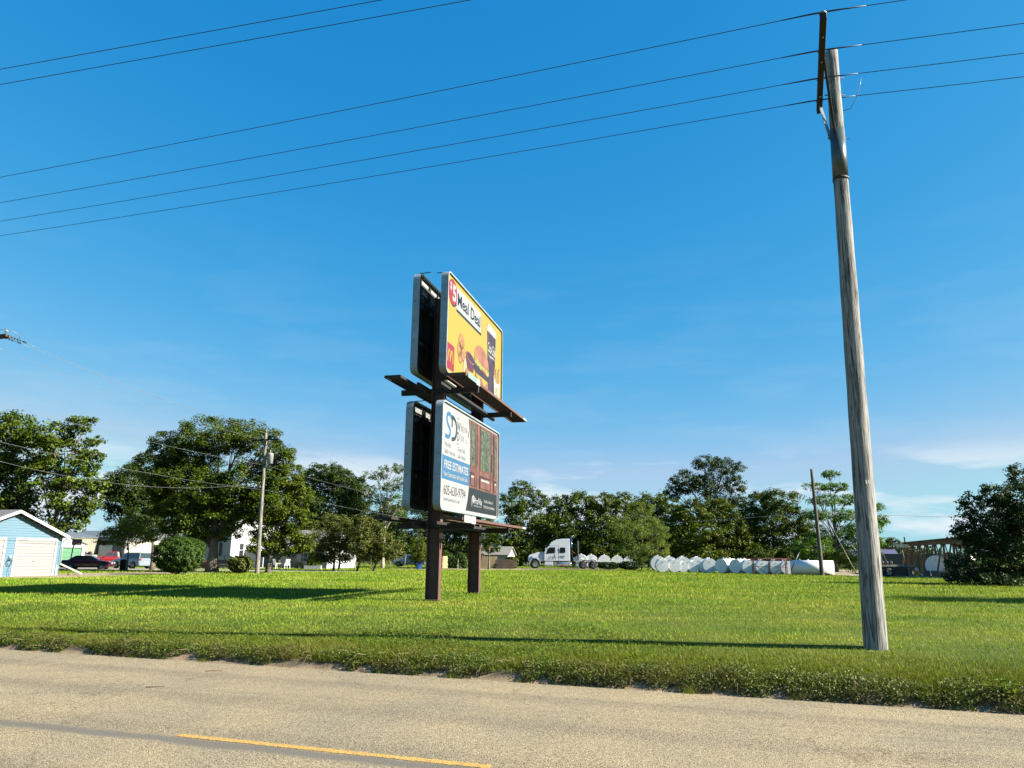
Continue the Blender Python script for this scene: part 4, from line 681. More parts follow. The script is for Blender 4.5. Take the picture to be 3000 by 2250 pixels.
for k, (x_, y_) in enumerate(((-11.05, 13.83), (-11.41, 14.36))):
    d_ = Vector(((8.17, -2.04, 0), (10.2, -2.59, 0))[k]).normalized(); c_ = Vector((x_, y_, 11.7)); L = c_-d_*40; Rr = c_+d_*60
    wire('power_line', ('upper' if k == 0 else 'lower')+' of the two dark wires crossing the top left corner of the sky', [(L.x, L.y, 11.9, .3), (Rr.x, Rr.y, 11.95)], 0.0075, WIRE, 'wires crossing the top left corner', 60)
# the line of poles running away along the side street
LP = thing('utility_pole', 'utility pole just outside the left edge, only its crossarm end and insulators showing', 'utility pole', (-26.35, 35.45, 0)); lp0 = Vector((-26.35, 35.45, 0))
mb = MB(); wobble_pole(mb, (0, 0, -0.3), (0, 0, 12.6), 0.19, 0.12, 14, 12, 5); mb.build('pole_shaft', WOODL, LP, fixn=False)
for zz, dy in ((11.95, -0.12), (11.95, 0.12)): MB().bar((-1.25*EV.x, -1.25*EV.y+dy, zz), (1.38*EV.x, 1.38*EV.y+dy, zz), 0.1, 0.13).build('crossarm', M('arm_brown', (0.06, 0.038, 0.022), 0.85, var=0.3), LP)
q = MB(); q.lathe([(0.02, 0), (0.02, 0.14), (0.06, 0.15), (0.085, 0.2), (0.05, 0.235), (0.03, 0.26)], Vector((1.2*EV.x, 1.2*EV.y, 12.02)), 12); q.build('insulator', PORC, LP)
ends = []
for s_, zz in ((1.32, 11.95), (0.95, 11.95), (-0.9, 11.95)):
    a = Vector((s_*EV.x, s_*EV.y, zz)); b = a+NV*0.95+Vector((0, 0, -0.06)); m_ = MB()
    m_.tube([a, b], 0.014, 6)
    for u in (0.25, 0.42, 0.59): m_.lathe([(0.015, -0.02), (0.055, 0), (0.015, 0.02)], a.lerp(b, u), 10, axis='Y')
    m_.box(b, (0.05, 0.22, 0.07)); m_.build('strain_insulator', BLK, LP); ends.append(lp0+b)
MB().tube([(0.55*EV.x, 0.55*EV.y, 12.35), (0.8*EV.x, 0.8*EV.y, 12.32), (1.2*EV.x, 1.2*EV.y, 12.30), (1.5*EV.x, 1.5*EV.y+.2, 12.22), (1.62*EV.x, 1.62*EV.y+.5, 12.1), (1.40*EV.x, 1.40*EV.y+.9, 11.92)], 0.012, 6).build('jumper_wire', WIREA, LP)
# the middle pole with transformer
mp0 = Vector((-19.0, 56.9, -0.02)); MP = thing('utility_pole', 'pale slim utility pole with crossarm and grey transformer can, by the small bush', 'utility pole', mp0)
mb = MB(); wobble_pole(mb, (0, 0, -0.3), (-0.22, 0, 10.72), 0.165, 0.105, 16, 16, 7); mb.build('pole_shaft', WOODL, MP, fixn=False)
ca = MB().bar((-1.28, 0.30, 10.15), (0.96, -0.44, 10.15), 0.09, 0.12).build('crossarm', ARMW, MP)
for s_ in (-0.6, 0.6): MB().bar((-0.2+s_, -s_*0.33, 10.1), (-0.2, -0.02, 9.55), 0.03, 0.03).build('brace', GALV, MP)
ins = [Vector((-0.22, 0, 10.75)), Vector((-1.2, 0.27, 10.22)), Vector((0.86, -0.4, 10.22))]
for p in ins: MB().lathe([(0.02, 0), (0.02, 0.06), (0.06, 0.08), (0.07, 0.12), (0.03, 0.16)], p, 10).build('insulator', PORC, MP)
tf = MB(); tf.lathe([(0.05, -0.42), (0.225, -0.40), (0.23, 0.3), (0.235, 0.31), (0.235, 0.35), (0.16, 0.42), (0.03, 0.45)], (0.30, -0.12, 8.68), 18); tfo = tf.build('transformer_can', M('can_paint', (0.22, 0.23, 0.24), 0.4), MP)
MB().lathe([(0.03, 0), (0.05, 0.06), (0.03, 0.12), (0.04, 0.18), (0.012, 0.24)], (0.28, -0.12, 9.12), 10).build('bushing', PORC, tfo)
MB().tube([(0.28, -0.12, 9.36), (0.3, -0.15, 9.7), (0.22, -0.2, 9.95), (0.35, -0.3, 10.1)], 0.01, 6).build('cutout_lead', WIRE, MP)
MB().box((0.2, -0.28, 9.98), (0.12, 0.08, 0.2)).build('fuse_cutout', PORC, MP)
for zz in (8.2, 6.3): MB().tube([(-0.18, 0, zz-.03), (-0.18, 0, zz+.03)], 0.14, 12).build('band', BLK, MP)
sp0 = Vector((3.85, 125, -0.22)); SP = thing('utility_pole', 'thin far utility pole with a white can, left of the truck hood', 'utility pole', sp0)
mb = MB(); wobble_pole(mb, (0.5, 0, -0.3), (0, 0, 10.0), 0.17, 0.11, 12, 12, 8); mb.build('pole_shaft', WOODL, SP, fixn=False)
MB().bar((-0.9, 0.2, 9.55), (0.9, -0.3, 9.55), 0.08, 0.1).build('crossarm', ARMW, SP); MB().lathe([(0.2, 0), (0.24, 0.05), (0.24, 0.7), (0.1, 0.8)], (0.02, -0.38, 6.9), 14).build('transformer_can', M('can_white', (0.3, 0.3, 0.29), 0.4), SP)
G2 = 'wires along the side street poles'
tops = [mp0+p+Vector((0, 0, 0.14)) for p in ins]; far = [sp0+Vector((0, 0, 10.0)), sp0+Vector((-0.85, 0.2, 9.65)), sp0+Vector((0.85, -0.3, 9.65))]
names2 = ['top wire', 'outer left wire', 'outer right wire']
src = [ends[1], ends[2], ends[0]]
for k in range(3): wire('street_line', names2[k]+' of the line from the left edge past the transformer pole', [tuple(src[k])+(0.35,), tuple(tops[k])+(1.1,), tuple(far[k])], 0.0065, WIREA, G2, 30)
n0 = mp0+Vector((-0.18, 0.1, 8.2)); n1 = mp0+Vector((-0.14, 0.1, 6.3))
wire('street_line', 'neutral wire just below the transformer can', [(-26.2, 35.5, 8.9, .25), tuple(n0)+(1.0,), tuple(sp0+Vector((0.1, 0, 7.6)))], 0.0065, WIREA, G2, 30)
wire('telephone_line', 'lowest cable on the transformer pole, crossing the big tree', [(-26.2, 35.5, 7.0, .3), tuple(n1)+(1.0,), tuple(sp0+Vector((0.12, 0, 6.2)))], 0.0065, WIREA, G2, 30)
wire('telephone_line', 'drooping service cable from the left edge to the transformer pole', [(-27.2, 38.5, 6.2, .9), tuple(n1+Vector((0, 0, .6)))], 0.006, WIREA, G2, 30)
rp0 = Vector((28.42, 69.0, -0.07)); RP = thing('utility_pole', 'short bare leaning wooden pole in front of the big lying tank at right', 'utility pole', rp0)
mb = MB(); wobble_pole(mb, (0, 0, -0.3), (-0.19, 0, 9.7), 0.20, 0.125, 16, 14, 9); mb.build('pole_shaft', WOODD, RP, fixn=False)
for k, (dx, dy) in enumerate(((2.0, -2.6), (4.6, -2.2))):
    a = Vector((-0.14, 0, 7.6 - k*1.9)); b = Vector((dx, dy, 0.05)); MB().tube([a, b], 0.012, 6).build('guy_wire', WIREA, RP)
    if k == 0: MB().tube([b.lerp(a, 0.02), b.lerp(a, 0.36)], 0.035, 8).build('guy_guard', M('guard_yellow', (0.2, 0.15, 0.08), 0.6), RP)
wire('telephone_line', 'far cable crossing the dark row of trees to the leaning bare pole', [tuple(sp0+Vector((0.12, 0, 7.0)))+(0.7,), tuple(rp0+Vector((-.12, 0, 5.75)))+(0.5,), (62, 70, 6.0)], 0.02, WIREA, None, 40)

# ------------------------------------------------------------------ buildings (local X = east, local Y = north)
WHITE = M('white_paint', (0.42, 0.42, 0.41), 0.6, var=0.05, scale=2, dirt=(0.36, 0.355, 0.34)); BLUES = M('blue_siding', (0.082, 0.150, 0.200), 0.6, var=0.1, scale=1.5)
SHING = M('shingles_grey', (0.10, 0.10, 0.10), 0.9, var=0.35, scale=9, bump=0.6, bscale=20); SHING2 = M('shingles_pale', (0.17, 0.165, 0.15), 0.9, var=0.25, scale=9)
GLASS = M('window_glass', (0.015, 0.02, 0.025), 0.06, 0.0, var=0.2, spec=0.8); BLKP = M('black_paint', (0.01, 0.01, 0.011), 0.55); TAN = M('tan_metal', (0.22, 0.20, 0.155), 0.55, var=0.1, scale=2); CREAM = M('cream_metal', (0.36, 0.34, 0.28), 0.55, var=0.07, scale=2)
GREYM = M('grey_metal', (0.085, 0.095, 0.10), 0.5, var=0.15); GREEN = M('green_door', (0.06, 0.155, 0.085), 0.5, var=0.08)
def gl0(x, y): return float(gz(x, y))
# blue garage
G = thing('garage', 'pale blue clapboard garage with two white roll-up doors, cut by the left edge', 'garage', (-29.4, 49.2, -0.02), GRID)
W = 7.0; WH = 2.52; AP = 3.93; D = 7.0
mb = MB(); mb.box((-D/2-0.06, -W/2, WH/2), (D-0.1, W-0.02, WH)); mb.prism([(-W+0.01, WH), (-0.01, WH), (-W/2, AP-0.05)], (-0.06, 0, 0), (0, 1, 0), (0, 0, 1), (-D+0.12, 0, 0)); gw = mb.build('wall', BLUES, G)
brd = MB().box((0, 0.5, 0), (0.026, 1.0, 0.140), ry=0.10).mesh('board', BLUES)
def clap(y0, y1, z): inst('clapboard', brd, gw, (-0.002, y0, z), (0, 0, 0), (1, y1-y0, 1))
z = 0.10
while z < AP-0.15:
    if z < 2.30:
        for y0, y1 in ((-0.27, -0.02), (-3.77, -3.22), (-W+0.02, -6.72)): clap(y0, y1, z)
    else:
        hw = W/2-0.03 if z < WH else (AP-0.08-z)/(AP-WH)*W/2
        if hw > 0.12: clap(-W/2-hw, -W/2+hw, z)
    z += 0.152
GDW = M('garage_door_paint', (0.185, 0.185, 0.182), 0.6, var=0.04, scale=1.0, dirt=(0.165, 0.163, 0.155))
sec = MB().box((0, 0.5, 0), (0.035, 1, 1)).mesh('section', GDW)
for y0 in (-3.10, -6.6):
    dr = MB().box((-0.045, y0+1.335, 1.105), (0.03, 2.67, 2.2)).build('door', GDW, G)
    for k in range(11): inst('door_panel', sec, dr, (-0.022, y0, 0.115+k*0.2), (0, 0, 0), (1, 2.67, 0.184))
    MB().box((0.01, y0+1.3, 0.92), (0.03, 0.14, 0.04)).build('handle', GREYM, dr)
    for yy in (y0-0.06, y0+2.73): MB().box((0.022, yy, 1.16), (0.05, 0.12, 2.32)).build('door_trim', WHITE, G)
    MB().box((0.024, y0+1.335, 2.275), (0.054, 2.79, 0.13)).build('door_trim', WHITE, G)
MB().box((0.02, -0.02, 1.25), (0.06, 0.07, 2.5)).build('corner_trim', BLUES, G)
for s in (-1, 1):
    r = MB(); ov = 0.42; yc = -W/2; ye = yc+s*(W/2+0.22); ze = WH-0.09
    r.prism([(yc, AP+0.10), (ye, ze+0.10), (ye, ze), (yc, AP)], (ov, 0, 0), (0, 1, 0), (0, 0, 1), (-D-0.8, 0, 0)); ro = r.build('roof', SHING, G)
    f = MB(); f.prism([(yc, AP+0.075), (ye, ze+0.075), (ye, ze-0.1), (yc, AP-0.1)], (ov+0.03, 0, 0), (0, 1, 0), (0, 0, 1), (-0.027, 0, 0)); f.build('bargeboard', WHITE, ro)
    MB().box((-D/2, ye+s*0.05, ze+0.02), (D+0.75, 0.1, 0.1)).build('gutter', WHITE, ro)
MB().tube([(0.36, 0.26, 2.42), (0.2, 0.18, 2.3), (0.06, 0.08, 2.2), (0.06, 0.08, 0.75)], 0.04, 8).build('downspout', WHITE, G)
MB().bar((0.06, 0.1, 0.75), (1.05, 0.95, 0.12), 0.07, 0.09).build('downspout_extension', WHITE, G)
MB().box((0.03, -0.14, 0.35), (0.05, 0.1, 0.65)).build('conduit', WHITE, G)
# hose hung between the doors
hz = thing('garden_hose', 'dark green garden hose coiled on a hanger between the garage doors', 'hose', (-29.4, 49.2, 0), GRID)
m_ = MB(); P_ = [(0.10+0.012*math.sin(k*.7), -3.48+0.15*math.cos(k*.42)*(1-.0*k), 0.86+0.19*math.sin(k*.42)) for k in range(62)]; m_.tube(P_, 0.016, 6); m_.build('coil', M('hose_green', (0.01, 0.06, 0.055), 0.5), hz)
MB().box((0.08, -3.48, 1.02), (0.08, 0.16, 0.1)).build('hanger', BLKP, hz); MB().tube([(0.1, -3.4, 0.7), (0.12, -3.5, 0.3), (0.16, -3.42, 0.1), (0.3, -3.6, 0.04)], 0.014, 6).build('hose_tail', M('hose_green', (0.01, 0.06, 0.055)), hz)
MB().box((0.08, -3.46, 1.22), (0.03, 0.1, 0.12)).build('outlet_cover', WHITE, G)
# stones by the corner
for k, (dx, dy, s) in enumerate(((.35, .25, .17), (.62, .5, .13), (.2, .55, .12), (.85, .35, .10))):
    rs = np.random.RandomState(k); m_ = MB(); m_.lathe([(0.02, -s*.5), (s*.8, -s*.35), (s, 0), (s*.75, s*.4), (0.02, s*.55)], (0, 0, s*.4), 9, smooth=False); m_.v = [(x*(1+.25*rs.randn()*.5), y*(1+.2*rs.randn()*.5), z) for x, y, z in m_.v]
    o = m_.build('stone', M('stone_brown', (0.12, 0.09, 0.065), 0.9, var=0.3)); o.location = (-29.4+dx+.35, 49.2+dy, -0.02); tag(o, ['largest rough stone at the garage corner', 'second rough stone, under the leaning downspout', 'rough stone nearest the garage wall', 'smallest rough stone out by the downspout end'][k], 'stone', 'stones at the garage corner')
# generic gabled building: gable ends face local +-X or +-Y
def gabled(t, x0, x1, y0, y1, wh, ap, wm, rm, ridge='x', ov=0.3, th=0.12):
    mb = MB(); mb.box(((x0+x1)/2, (y0+y1)/2, wh/2), (x1-x0, y1-y0, wh))
    if ridge == 'x': mb.prism([(y0, wh), (y1, wh), ((y0+y1)/2, ap)], (x0, 0, 0), (0, 1, 0), (0, 0, 1), (x1-x0, 0, 0))
    else: mb.prism([(x0, wh), (x1, wh), ((x0+x1)/2, ap)], (0, y0, 0), (1, 0, 0), (0, 0, 1), (0, y1-y0, 0))
    w = mb.build('wall', wm, t)
    for s in (-1, 1):
        r = MB()
        if ridge == 'x':
            yc, ye = (y0+y1)/2, (y0-ov if s < 0 else y1+ov); ze = wh-(ap-wh)*ov/((y1-y0)/2)
            r.prism([(yc, ap+th), (ye, ze+th), (ye, ze+.01), (yc, ap+.01)], (x0-ov, 0, 0), (0, 1, 0), (0, 0, 1), (x1-x0+2*ov, 0, 0))
        else:
            xc, xe = (x0+x1)/2, (x0-ov if s < 0 else x1+ov); ze = wh-(ap-wh)*ov/((x1-x0)/2)
            r.prism([(xc, ap+th), (xe, ze+th), (xe, ze+.01), (xc, ap+.01)], (0, y0-ov, 0), (1, 0, 0), (0, 0, 1), (0, y1-y0+2*ov, 0))
        r.build('roof', rm, t)
    return w
def window(t, p, w, h, face, frame=WHITE, shut=None):
    """face 'S' (looks -Y) or 'E' (looks +X); p = centre on the wall plane"""
    def bx(c, d): return MB().box(c, d)
    x, y, z = p; o = 0.03
    if face == 'S':
        f = MB(); f.box((x, y-o, z+h/2+.04), (w+.16, .06, .08)); f.box((x, y-o, z-h/2-.04), (w+.2, .08, .08)); f.box((x-w/2-.04, y-o, z), (.08, .06, h)); f.box((x+w/2+.04, y-o, z), (.08, .06, h)); f.box((x, y-o, z), (w, .04, .05)); fo = f.build('window', frame, t); bx((x, y-.012, z), (w, .02, h)).build('pane', GLASS, fo)
        if shut:
            for s in (-1, 1): bx((x+s*(w/2+.08+.19), y-o, z), (.36, .04, h+.1)).build('shutter', shut, t)
    else:
        f = MB(); f.box((x+o, y, z+h/2+.04), (.06, w+.16, .08)); f.box((x+o, y, z-h/2-.04), (.08, w+.2, .08)); f.box((x+o, y-w/2-.04, z), (.06, .08, h)); f.box((x+o, y+w/2+.04, z), (.06, .08, h)); f.box((x+o, y, z), (.04, w, .05)); fo = f.build('window', frame, t); bx((x+.012, y, z), (.02, w, h)).build('pane', GLASS, fo)
        if shut:
            for s in (-1, 1): bx((x+o, y+s*(w/2+.08+.19), z), (.04, .36, h+.1)).build('shutter', shut, t)
# white house behind the big tree
H = thing('house', 'white clapboard house with black shutters behind the biggest tree', 'house', (-30.5, 82.0, -0.17), GRID)
SID = bpy.data.materials.new('white_siding'); SID.use_nodes = True; n_, l_ = SID.node_tree.nodes, SID.node_tree.links; b_ = n_['Principled BSDF']; b_.inputs['Roughness'].default_value = 0.6; b_.inputs['Base Color'].default_value = (0.30, 0.31, 0.31, 1)
tc_ = n_.new('ShaderNodeTexCoord'); wv = n_.new('ShaderNodeTexWave'); wv.wave_type = 'BANDS'; wv.bands_direction = 'Z'; wv.wave_profile = 'SAW'; wv.inputs['Scale'].default_value = 1.5; l_.new(tc_.outputs['Object'], wv.inputs['Vector']); bn_ = n_.new('ShaderNodeBump'); bn_.inputs['Strength'].default_value = 1; bn_.inputs['Distance'].default_value = 0.03; l_.new(wv.outputs[0], bn_.inputs['Height']); l_.new(bn_.outputs[0], b_.inputs['Normal'])
gabled(H, -6.6, 0, 0, 3.6, 4.6, 6.2, SID, SHING, 'x'); gabled(H, -9.5, -1.5, 3.61, 11, 5.2, 7.4, SID, SHING, 'y')
window(H, (-5.05, 0, 1.95), 0.7, 1.35, 'S', shut=BLKP); window(H, (-1.95, 0, 1.95), 0.75, 1.45, 'S', shut=BLKP); window(H, (0, 1.75, 1.95), 0.7, 1.4, 'E', shut=WHITE)
window(H, (-3.4, 0, 3.7), 0.6, 0.8, 'S')
MB().box((0.9, 2.9, 1.0), (1.8, 1.2, 2.0)).build('porch', SID, H); MB().box((1.82, 2.9, 1.0), (0.05, 0.8, 1.8)).build('porch_door', GLASS, H)
ST = thing('front_steps', 'low red brick steps with dark rails in front of the white house', 'steps', (-31.9, 78.6, -0.15), GRID)
for k in range(4): MB().box((0, 0.25*k, 0.1+0.09*k), (1.5, 0.3, 0.2+0.18*k)).build('step', M('red_brick', (0.12, 0.05, 0.04), 0.9, var=0.3, scale=14), ST)
for s in (-1, 1): MB().bar((s*.75, -.1, .55), (s*.75, .9, 1.15), .04, .04).build('handrail', BLKP, ST)
# second white house right of it, pale roof
H2 = thing('house', 'low white house with a grey shingle roof between the two leafy trees', 'house', (-20.9, 86.0, -0.2), GRID)
gabled(H2, -6.2, 0, 0, 6.5, 2.25, 4.3, SID, SHING2, 'x', 0.35); window(H2, (-3.0, 0, 1.25), 0.8, 1.0, 'S'); MB().box((-4.6, -0.03, 0.95), (0.9, 0.06, 1.9)).build('door', GREYM, H2)
# metal buildings at left
MBd = thing('metal_building', 'long stepped tan and cream ribbed metal building behind the parked cars', 'building', (-57.6, 105, -0.22), GRID)
gabled(MBd, -9, 0, -7.5, 0, 3.5, 4.3, TAN, GREYM, 'y', 0.15); gabled(MBd, -9, 4.7, 0.01, 12, 3.6, 4.6, GREYM, GREYM, 'x', 0.15)  # second block's grey wall: shade of its south side put into the colour
MB().box((4.73, 5.9, 1.6), (0.06, 11.6, 3.2)).build('wall_cladding', CREAM, MBd)
rib = MB().box((0, 0, 0.5), (0.04, 0.05, 1)).mesh('rib', TAN); ribc = MB().box((0, 0, 0.5), (0.04, 0.05, 1)).mesh('rib', CREAM); ribg = MB().box((0, 0, 0.5), (0.05, 0.04, 1)).mesh('rib', GREYM)
for k in range(24): inst('rib', rib, MBd, (0.02, -7.3+k*0.31, 0.05), sc=(1, 1, 3.4))
for k in range(15): inst('rib', ribg, MBd, (0.1+k*0.31, -0.01, 0.05), sc=(1, 1, 3.5))  # south wall ribs carry the same painted-in shade
for k in range(36): inst('rib', ribc, MBd, (4.77, 0.2+k*0.31, 0.05), sc=(1, 1, 3.1))
MB().box((1.5, -0.05, 1.3), (2.4, 0.08, 2.6)).build('overhead_door', WHITE, MBd)
GG = thing('metal_garage', 'small white gabled garage with a bright green overhead door beside the blue garage', 'garage', (-48.0, 85.0, -0.2), GRID)
gabled(GG, -7, 0, -6.4, 0, 2.45, 3.4, WHITE, GREYM, 'x', 0.15); dg_ = MB().box((0.03, -1.95, 1.0), (0.06, 2.7, 2.0)).build('overhead_door', GREEN, GG)
sg = MB().box((0, 0, 0), (0.03, 2.7, 0.48)).mesh('section', GREEN)
for k in range(4): inst('door_panel', sg, dg_, (0.07, -1.95, 0.26+k*0.5))
for yy in (-3.36, -0.54): MB().box((0.05, yy, 1.05), (0.08, 0.1, 2.1)).build('door_trim', BLKP, GG)
MB().box((0.05, -1.95, 2.07), (0.08, 2.9, 0.1)).build('door_trim', BLKP, GG)
BH = thing('basketball_hoop', 'black portable basketball hoop in front of the green garage door', 'basketball hoop', (-44.3, 76.0, -0.13), 0.2)
MB().bar((0, 0, 0), (0.15, 0, 2.5), 0.09, 0.09).build('pole', BLKP, BH); MB().box((0.4, 0, 2.55), (0.06, 1.1, 0.6), rz=1.2).build('backboard', BLKP, BH); MB().bar((0.1, 0, 2.0), (0.4, 0, 2.5), .05, .05).build('arm', BLKP, BH); MB().box((-.2, 0, .15), (1.0, .7, .3)).build('base', BLKP, BH)
rp_ = MB(); rp_.tube([(0.62+.22*math.cos(t*.4), .22*math.sin(t*.4), 2.4) for t in range(17)], .015, 5, cap=False); rp_.build('rim', M('rim_orange', (0.3, 0.06, 0.02)), BH)
# small shed with the white gable by the lumber
SH = thing('shed', 'small white-gabled shed with a grey roof behind the lumber stacks', 'shed', (0.1, 106, -0.22), GRID)
gabled(SH, -5.2, 0, -1.5, 1.6, 1.75, 2.75, WHITE, SHING2, 'x', 0.25); MB().box((0.03, 0.05, 0.85), (0.05, 1.3, 1.6)).build('door', WHITE, SH)
# far right: purple-roofed building, dark container, timber shed
PU = thing('far_building', 'far low building with a mauve metal roof right of the big near pole', 'building', (62.3, 121, -0.22), GRID)
gabled(PU, -7, 0, 0, 9, 1.9, 3.0, WHITE, M('mauve_roof', (0.085, 0.07, 0.125), 0.45), 'x', 0.3)
CT = thing('shipping_container', 'long dark green shipping container behind the timber frame shed', 'container', (59.5, 104, -0.2), GRID)
cb = MB(); cb.box((-3.6, 1.2, 1.15), (7.4, 2.4, 2.3))
for k in range(24): cb.box((-7.1+k*0.31, -0.02, 1.15), (0.13, 0.05, 2.1))
cb.build('box', M('container_green', (0.018, 0.032, 0.036), 0.6, var=0.2), CT); MB().box((0.04, 1.2, 1.15), (0.06, 2.2, 2.2)).build('door', M('container_end', (0.05, 0.07, 0.08), 0.6), CT)
CB = thing('box_trailer', 'pale blue box trailer seen through the timber frame', 'trailer', (58.2, 96, -0.2), GRID); MB().box((-1.6, 1, 1.35), (3.3, 2, 1.9)).build('box', M('trailer_blue', (0.10, 0.135, 0.19), 0.5), CB)
for xx in (-2.3, -.8): MB().lathe([(0.1, -.08), (.35, -.08), (.36, .08), (.1, .08)], (xx, 0, .35), 14, axis='Y').build('wheel', BLK, CB)
TF = thing('timber_frame_shed', 'open timber pole shed with V-shaped braces and roof joists at right', 'shed', (36.9, 60.8, -0.06), GRID)
TIM = M('raw_timber', (0.13, 0.085, 0.042), 0.85, var=0.35, scale=5, bump=0.3); TIM2 = M('pale_joist', (0.26, 0.20, 0.13), 0.85, var=0.3, scale=5)
for k in range(8):
    y_ = 0.6+k*3.6
    for x_ in (0, 5.0): MB().bar((x_, y_, 0), (x_, y_, 3.05), 0.16, 0.16).build('post', TIM, TF)
    MB().bar((-0.1, y_+0.1, 2.95), (-0.1, y_+3.3, 0.25), 0.12, 0.12).build('brace', TIM, TF)
    MB().bar((0.1, y_-0.1, 2.95), (0.1, y_-0.9, 1.9), 0.08, 0.08).build('brace', TIM, TF)
for x_ in (-0.12, 0.12, 5.0): MB().box((x_, 13.2, 3.0), (0.07, 26.6, 0.26)).build('beam', TIM, TF)
jm = MB().box((2.5, 0, 0), (5.6, 0.10, 0.16)).mesh('joist', TIM2)
for k in range(44): inst('joist', jm, TF, (0, 0.2+k*0.61, 3.21))
rf_ = MB(); rf_.box((2.5, 13.2, 3.32), (6.0, 27.2, 0.05)); rf_.build('roof', GREYM, TF)
for y_ in (24.6, 28.6): MB().bar((-0.3, y_, 2.9), (-0.3, y_, 3.9 if y_ < 26 else 3.6), 0.12, 0.12).build('post_stub', TIM, TF)
MB().box((-2.2, 26.8, 2.75), (5.5, 0.1, 0.2)).build('beam', TIM, TF); MB().bar((-4.6, 26.8, -0.1), (-4.2, 26.8, 2.75), 0.16, 0.16).build('post', TIM, TF)
TANKS = [# row, x, y of the near end, radius, length, turn
  ('single', 21.14, 80, 0.73, 2.6, 0.1) ,
  ('single', 21.87, 78.5, 0.72, 2.6, -0.5) ,
  ('single', 22.92, 77, 0.7, 2.6, -0.5) ,
  ('single', 23.87, 75.5, 0.68, 2.6, -0.05) ,
  ('single', 24.89, 74.5, 0.66, 2.6, 0) ,
  ('single', 26.03, 74, 0.65, 2.6, 0) ,
  ('single', 26.98, 73.5, 0.65, 2.6, 0) ,
  ('front', 16.19, 80.5, 0.67, 2.0, 0) ,
  ('front', 17.48, 80.5, 0.67, 2.0, 0) ,
  ('front', 18.38, 80.5, 0.54, 2.0, 0) ,
  ('front', 19.47, 80.5, 0.56, 2.0, 0) ,
  ('front', 20.64, 80.5, 0.62, 2.0, 0) ,
  ('mid', 17.42, 89, 0.86, 3.2, 0) ,
  ('mid', 18.81, 89, 0.83, 3.2, 0) ,
  ('mid', 20.42, 89, 0.82, 3.2, 0) ,
  ('mid', 22.13, 89, 0.81, 3.2, 0) ,
  ('back', 10.08, 108, 0.92, 3.6, 0) ,
  ('back', 11.55, 108, 0.92, 3.6, 0) ,
  ('back', 13.45, 108, 0.9, 3.6, 0) ,
  ('back', 15.31, 108, 0.86, 3.6, 0) ,
  ('back', 17.11, 108, 0.85, 3.6, 0) ,
  ('backlow', 9.76, 104.5, 0.64, 2.4, 0) ,
  ('backlow', 11.41, 104.5, 0.64, 2.4, 0) ,
]

# ------------------------------------------------------------------ vehicles
TYRE = M('tyre', (0.012, 0.012, 0.013), 0.8); RIM = M('alloy', (0.26, 0.26, 0.27), 0.3, 0.6); CHROME = M('chrome', (0.55, 0.55, 0.56), 0.12, 1.0, var=0.03); LAMPR = M('lamp_red', (0.25, 0.015, 0.012), 0.2); LAMPW = M('lamp_clear', (0.4, 0.4, 0.4), 0.1)
CGLASS = M('car_glass', (0.022, 0.034, 0.036), 0.05, 0.0, spec=0.9)
_wm = {}
def wheel(parent, x, y, r, w, side, rimmat=None, spokes=5):
    key = (r, w, side, spokes, (rimmat or RIM).name)
    if key not in _wm:
        t = MB().lathe([(r*.62, -w/2), (r*.95, -w/2), (r, -w/3), (r, w/3), (r*.95, w/2), (r*.62, w/2)], (0, 0, 0), 24, axis='Y').mesh('tyre', TYRE)
        m = MB(); m.lathe([(r*.64, -w*.3), (r*.64, w*.42), (r*.58, w*.47), (r*.55, w*.3)], (0, 0, 0), 24, axis='Y')
        for k in range(spokes): a = 2*math.pi*k/spokes; m.bar((r*.12*math.cos(a), w*.4*1, r*.12*math.sin(a)), (r*.58*math.cos(a), w*.42, r*.58*math.sin(a)), 0.05*r/.3, 0.10*r/.3)
        m.lathe([(r*.2, w*.3), (r*.2, w*.46), (r*.1, w*.5)], (0, 0, 0), 14, axis='Y')
        if side < 0: m.v = [(vx, -vy, vz) for vx, vy, vz in m.v]
        _wm[key] = (t, m.mesh('rim', rimmat or RIM))
    t, m = _wm[key]; o = inst('wheel', t, parent, (x, y, r)); inst('rim', m, o); return o
def loft(mb, secs, m=0):
    """sections along X: each a list of (y,z) points with equal counts, given as (x,[..])"""
    k = len(secs[0][1]); b = len(mb.v)
    for x, P in secs: mb.v += [(x, y, z) for y, z in P]
    for i in range(len(secs)-1):
        for j in range(k): mb.f.append((b+i*k+j, b+i*k+(j+1) % k, b+(i+1)*k+(j+1) % k, b+(i+1)*k+j)); mb.m.append(m); mb.sm.append(False)
    mb.f.append(tuple(b+j for j in reversed(range(k)))); mb.m.append(m); mb.sm.append(False)
    e_ = b+(len(secs)-1)*k; mb.f.append(tuple(e_+j for j in range(k))); mb.m.append(m); mb.sm.append(False)
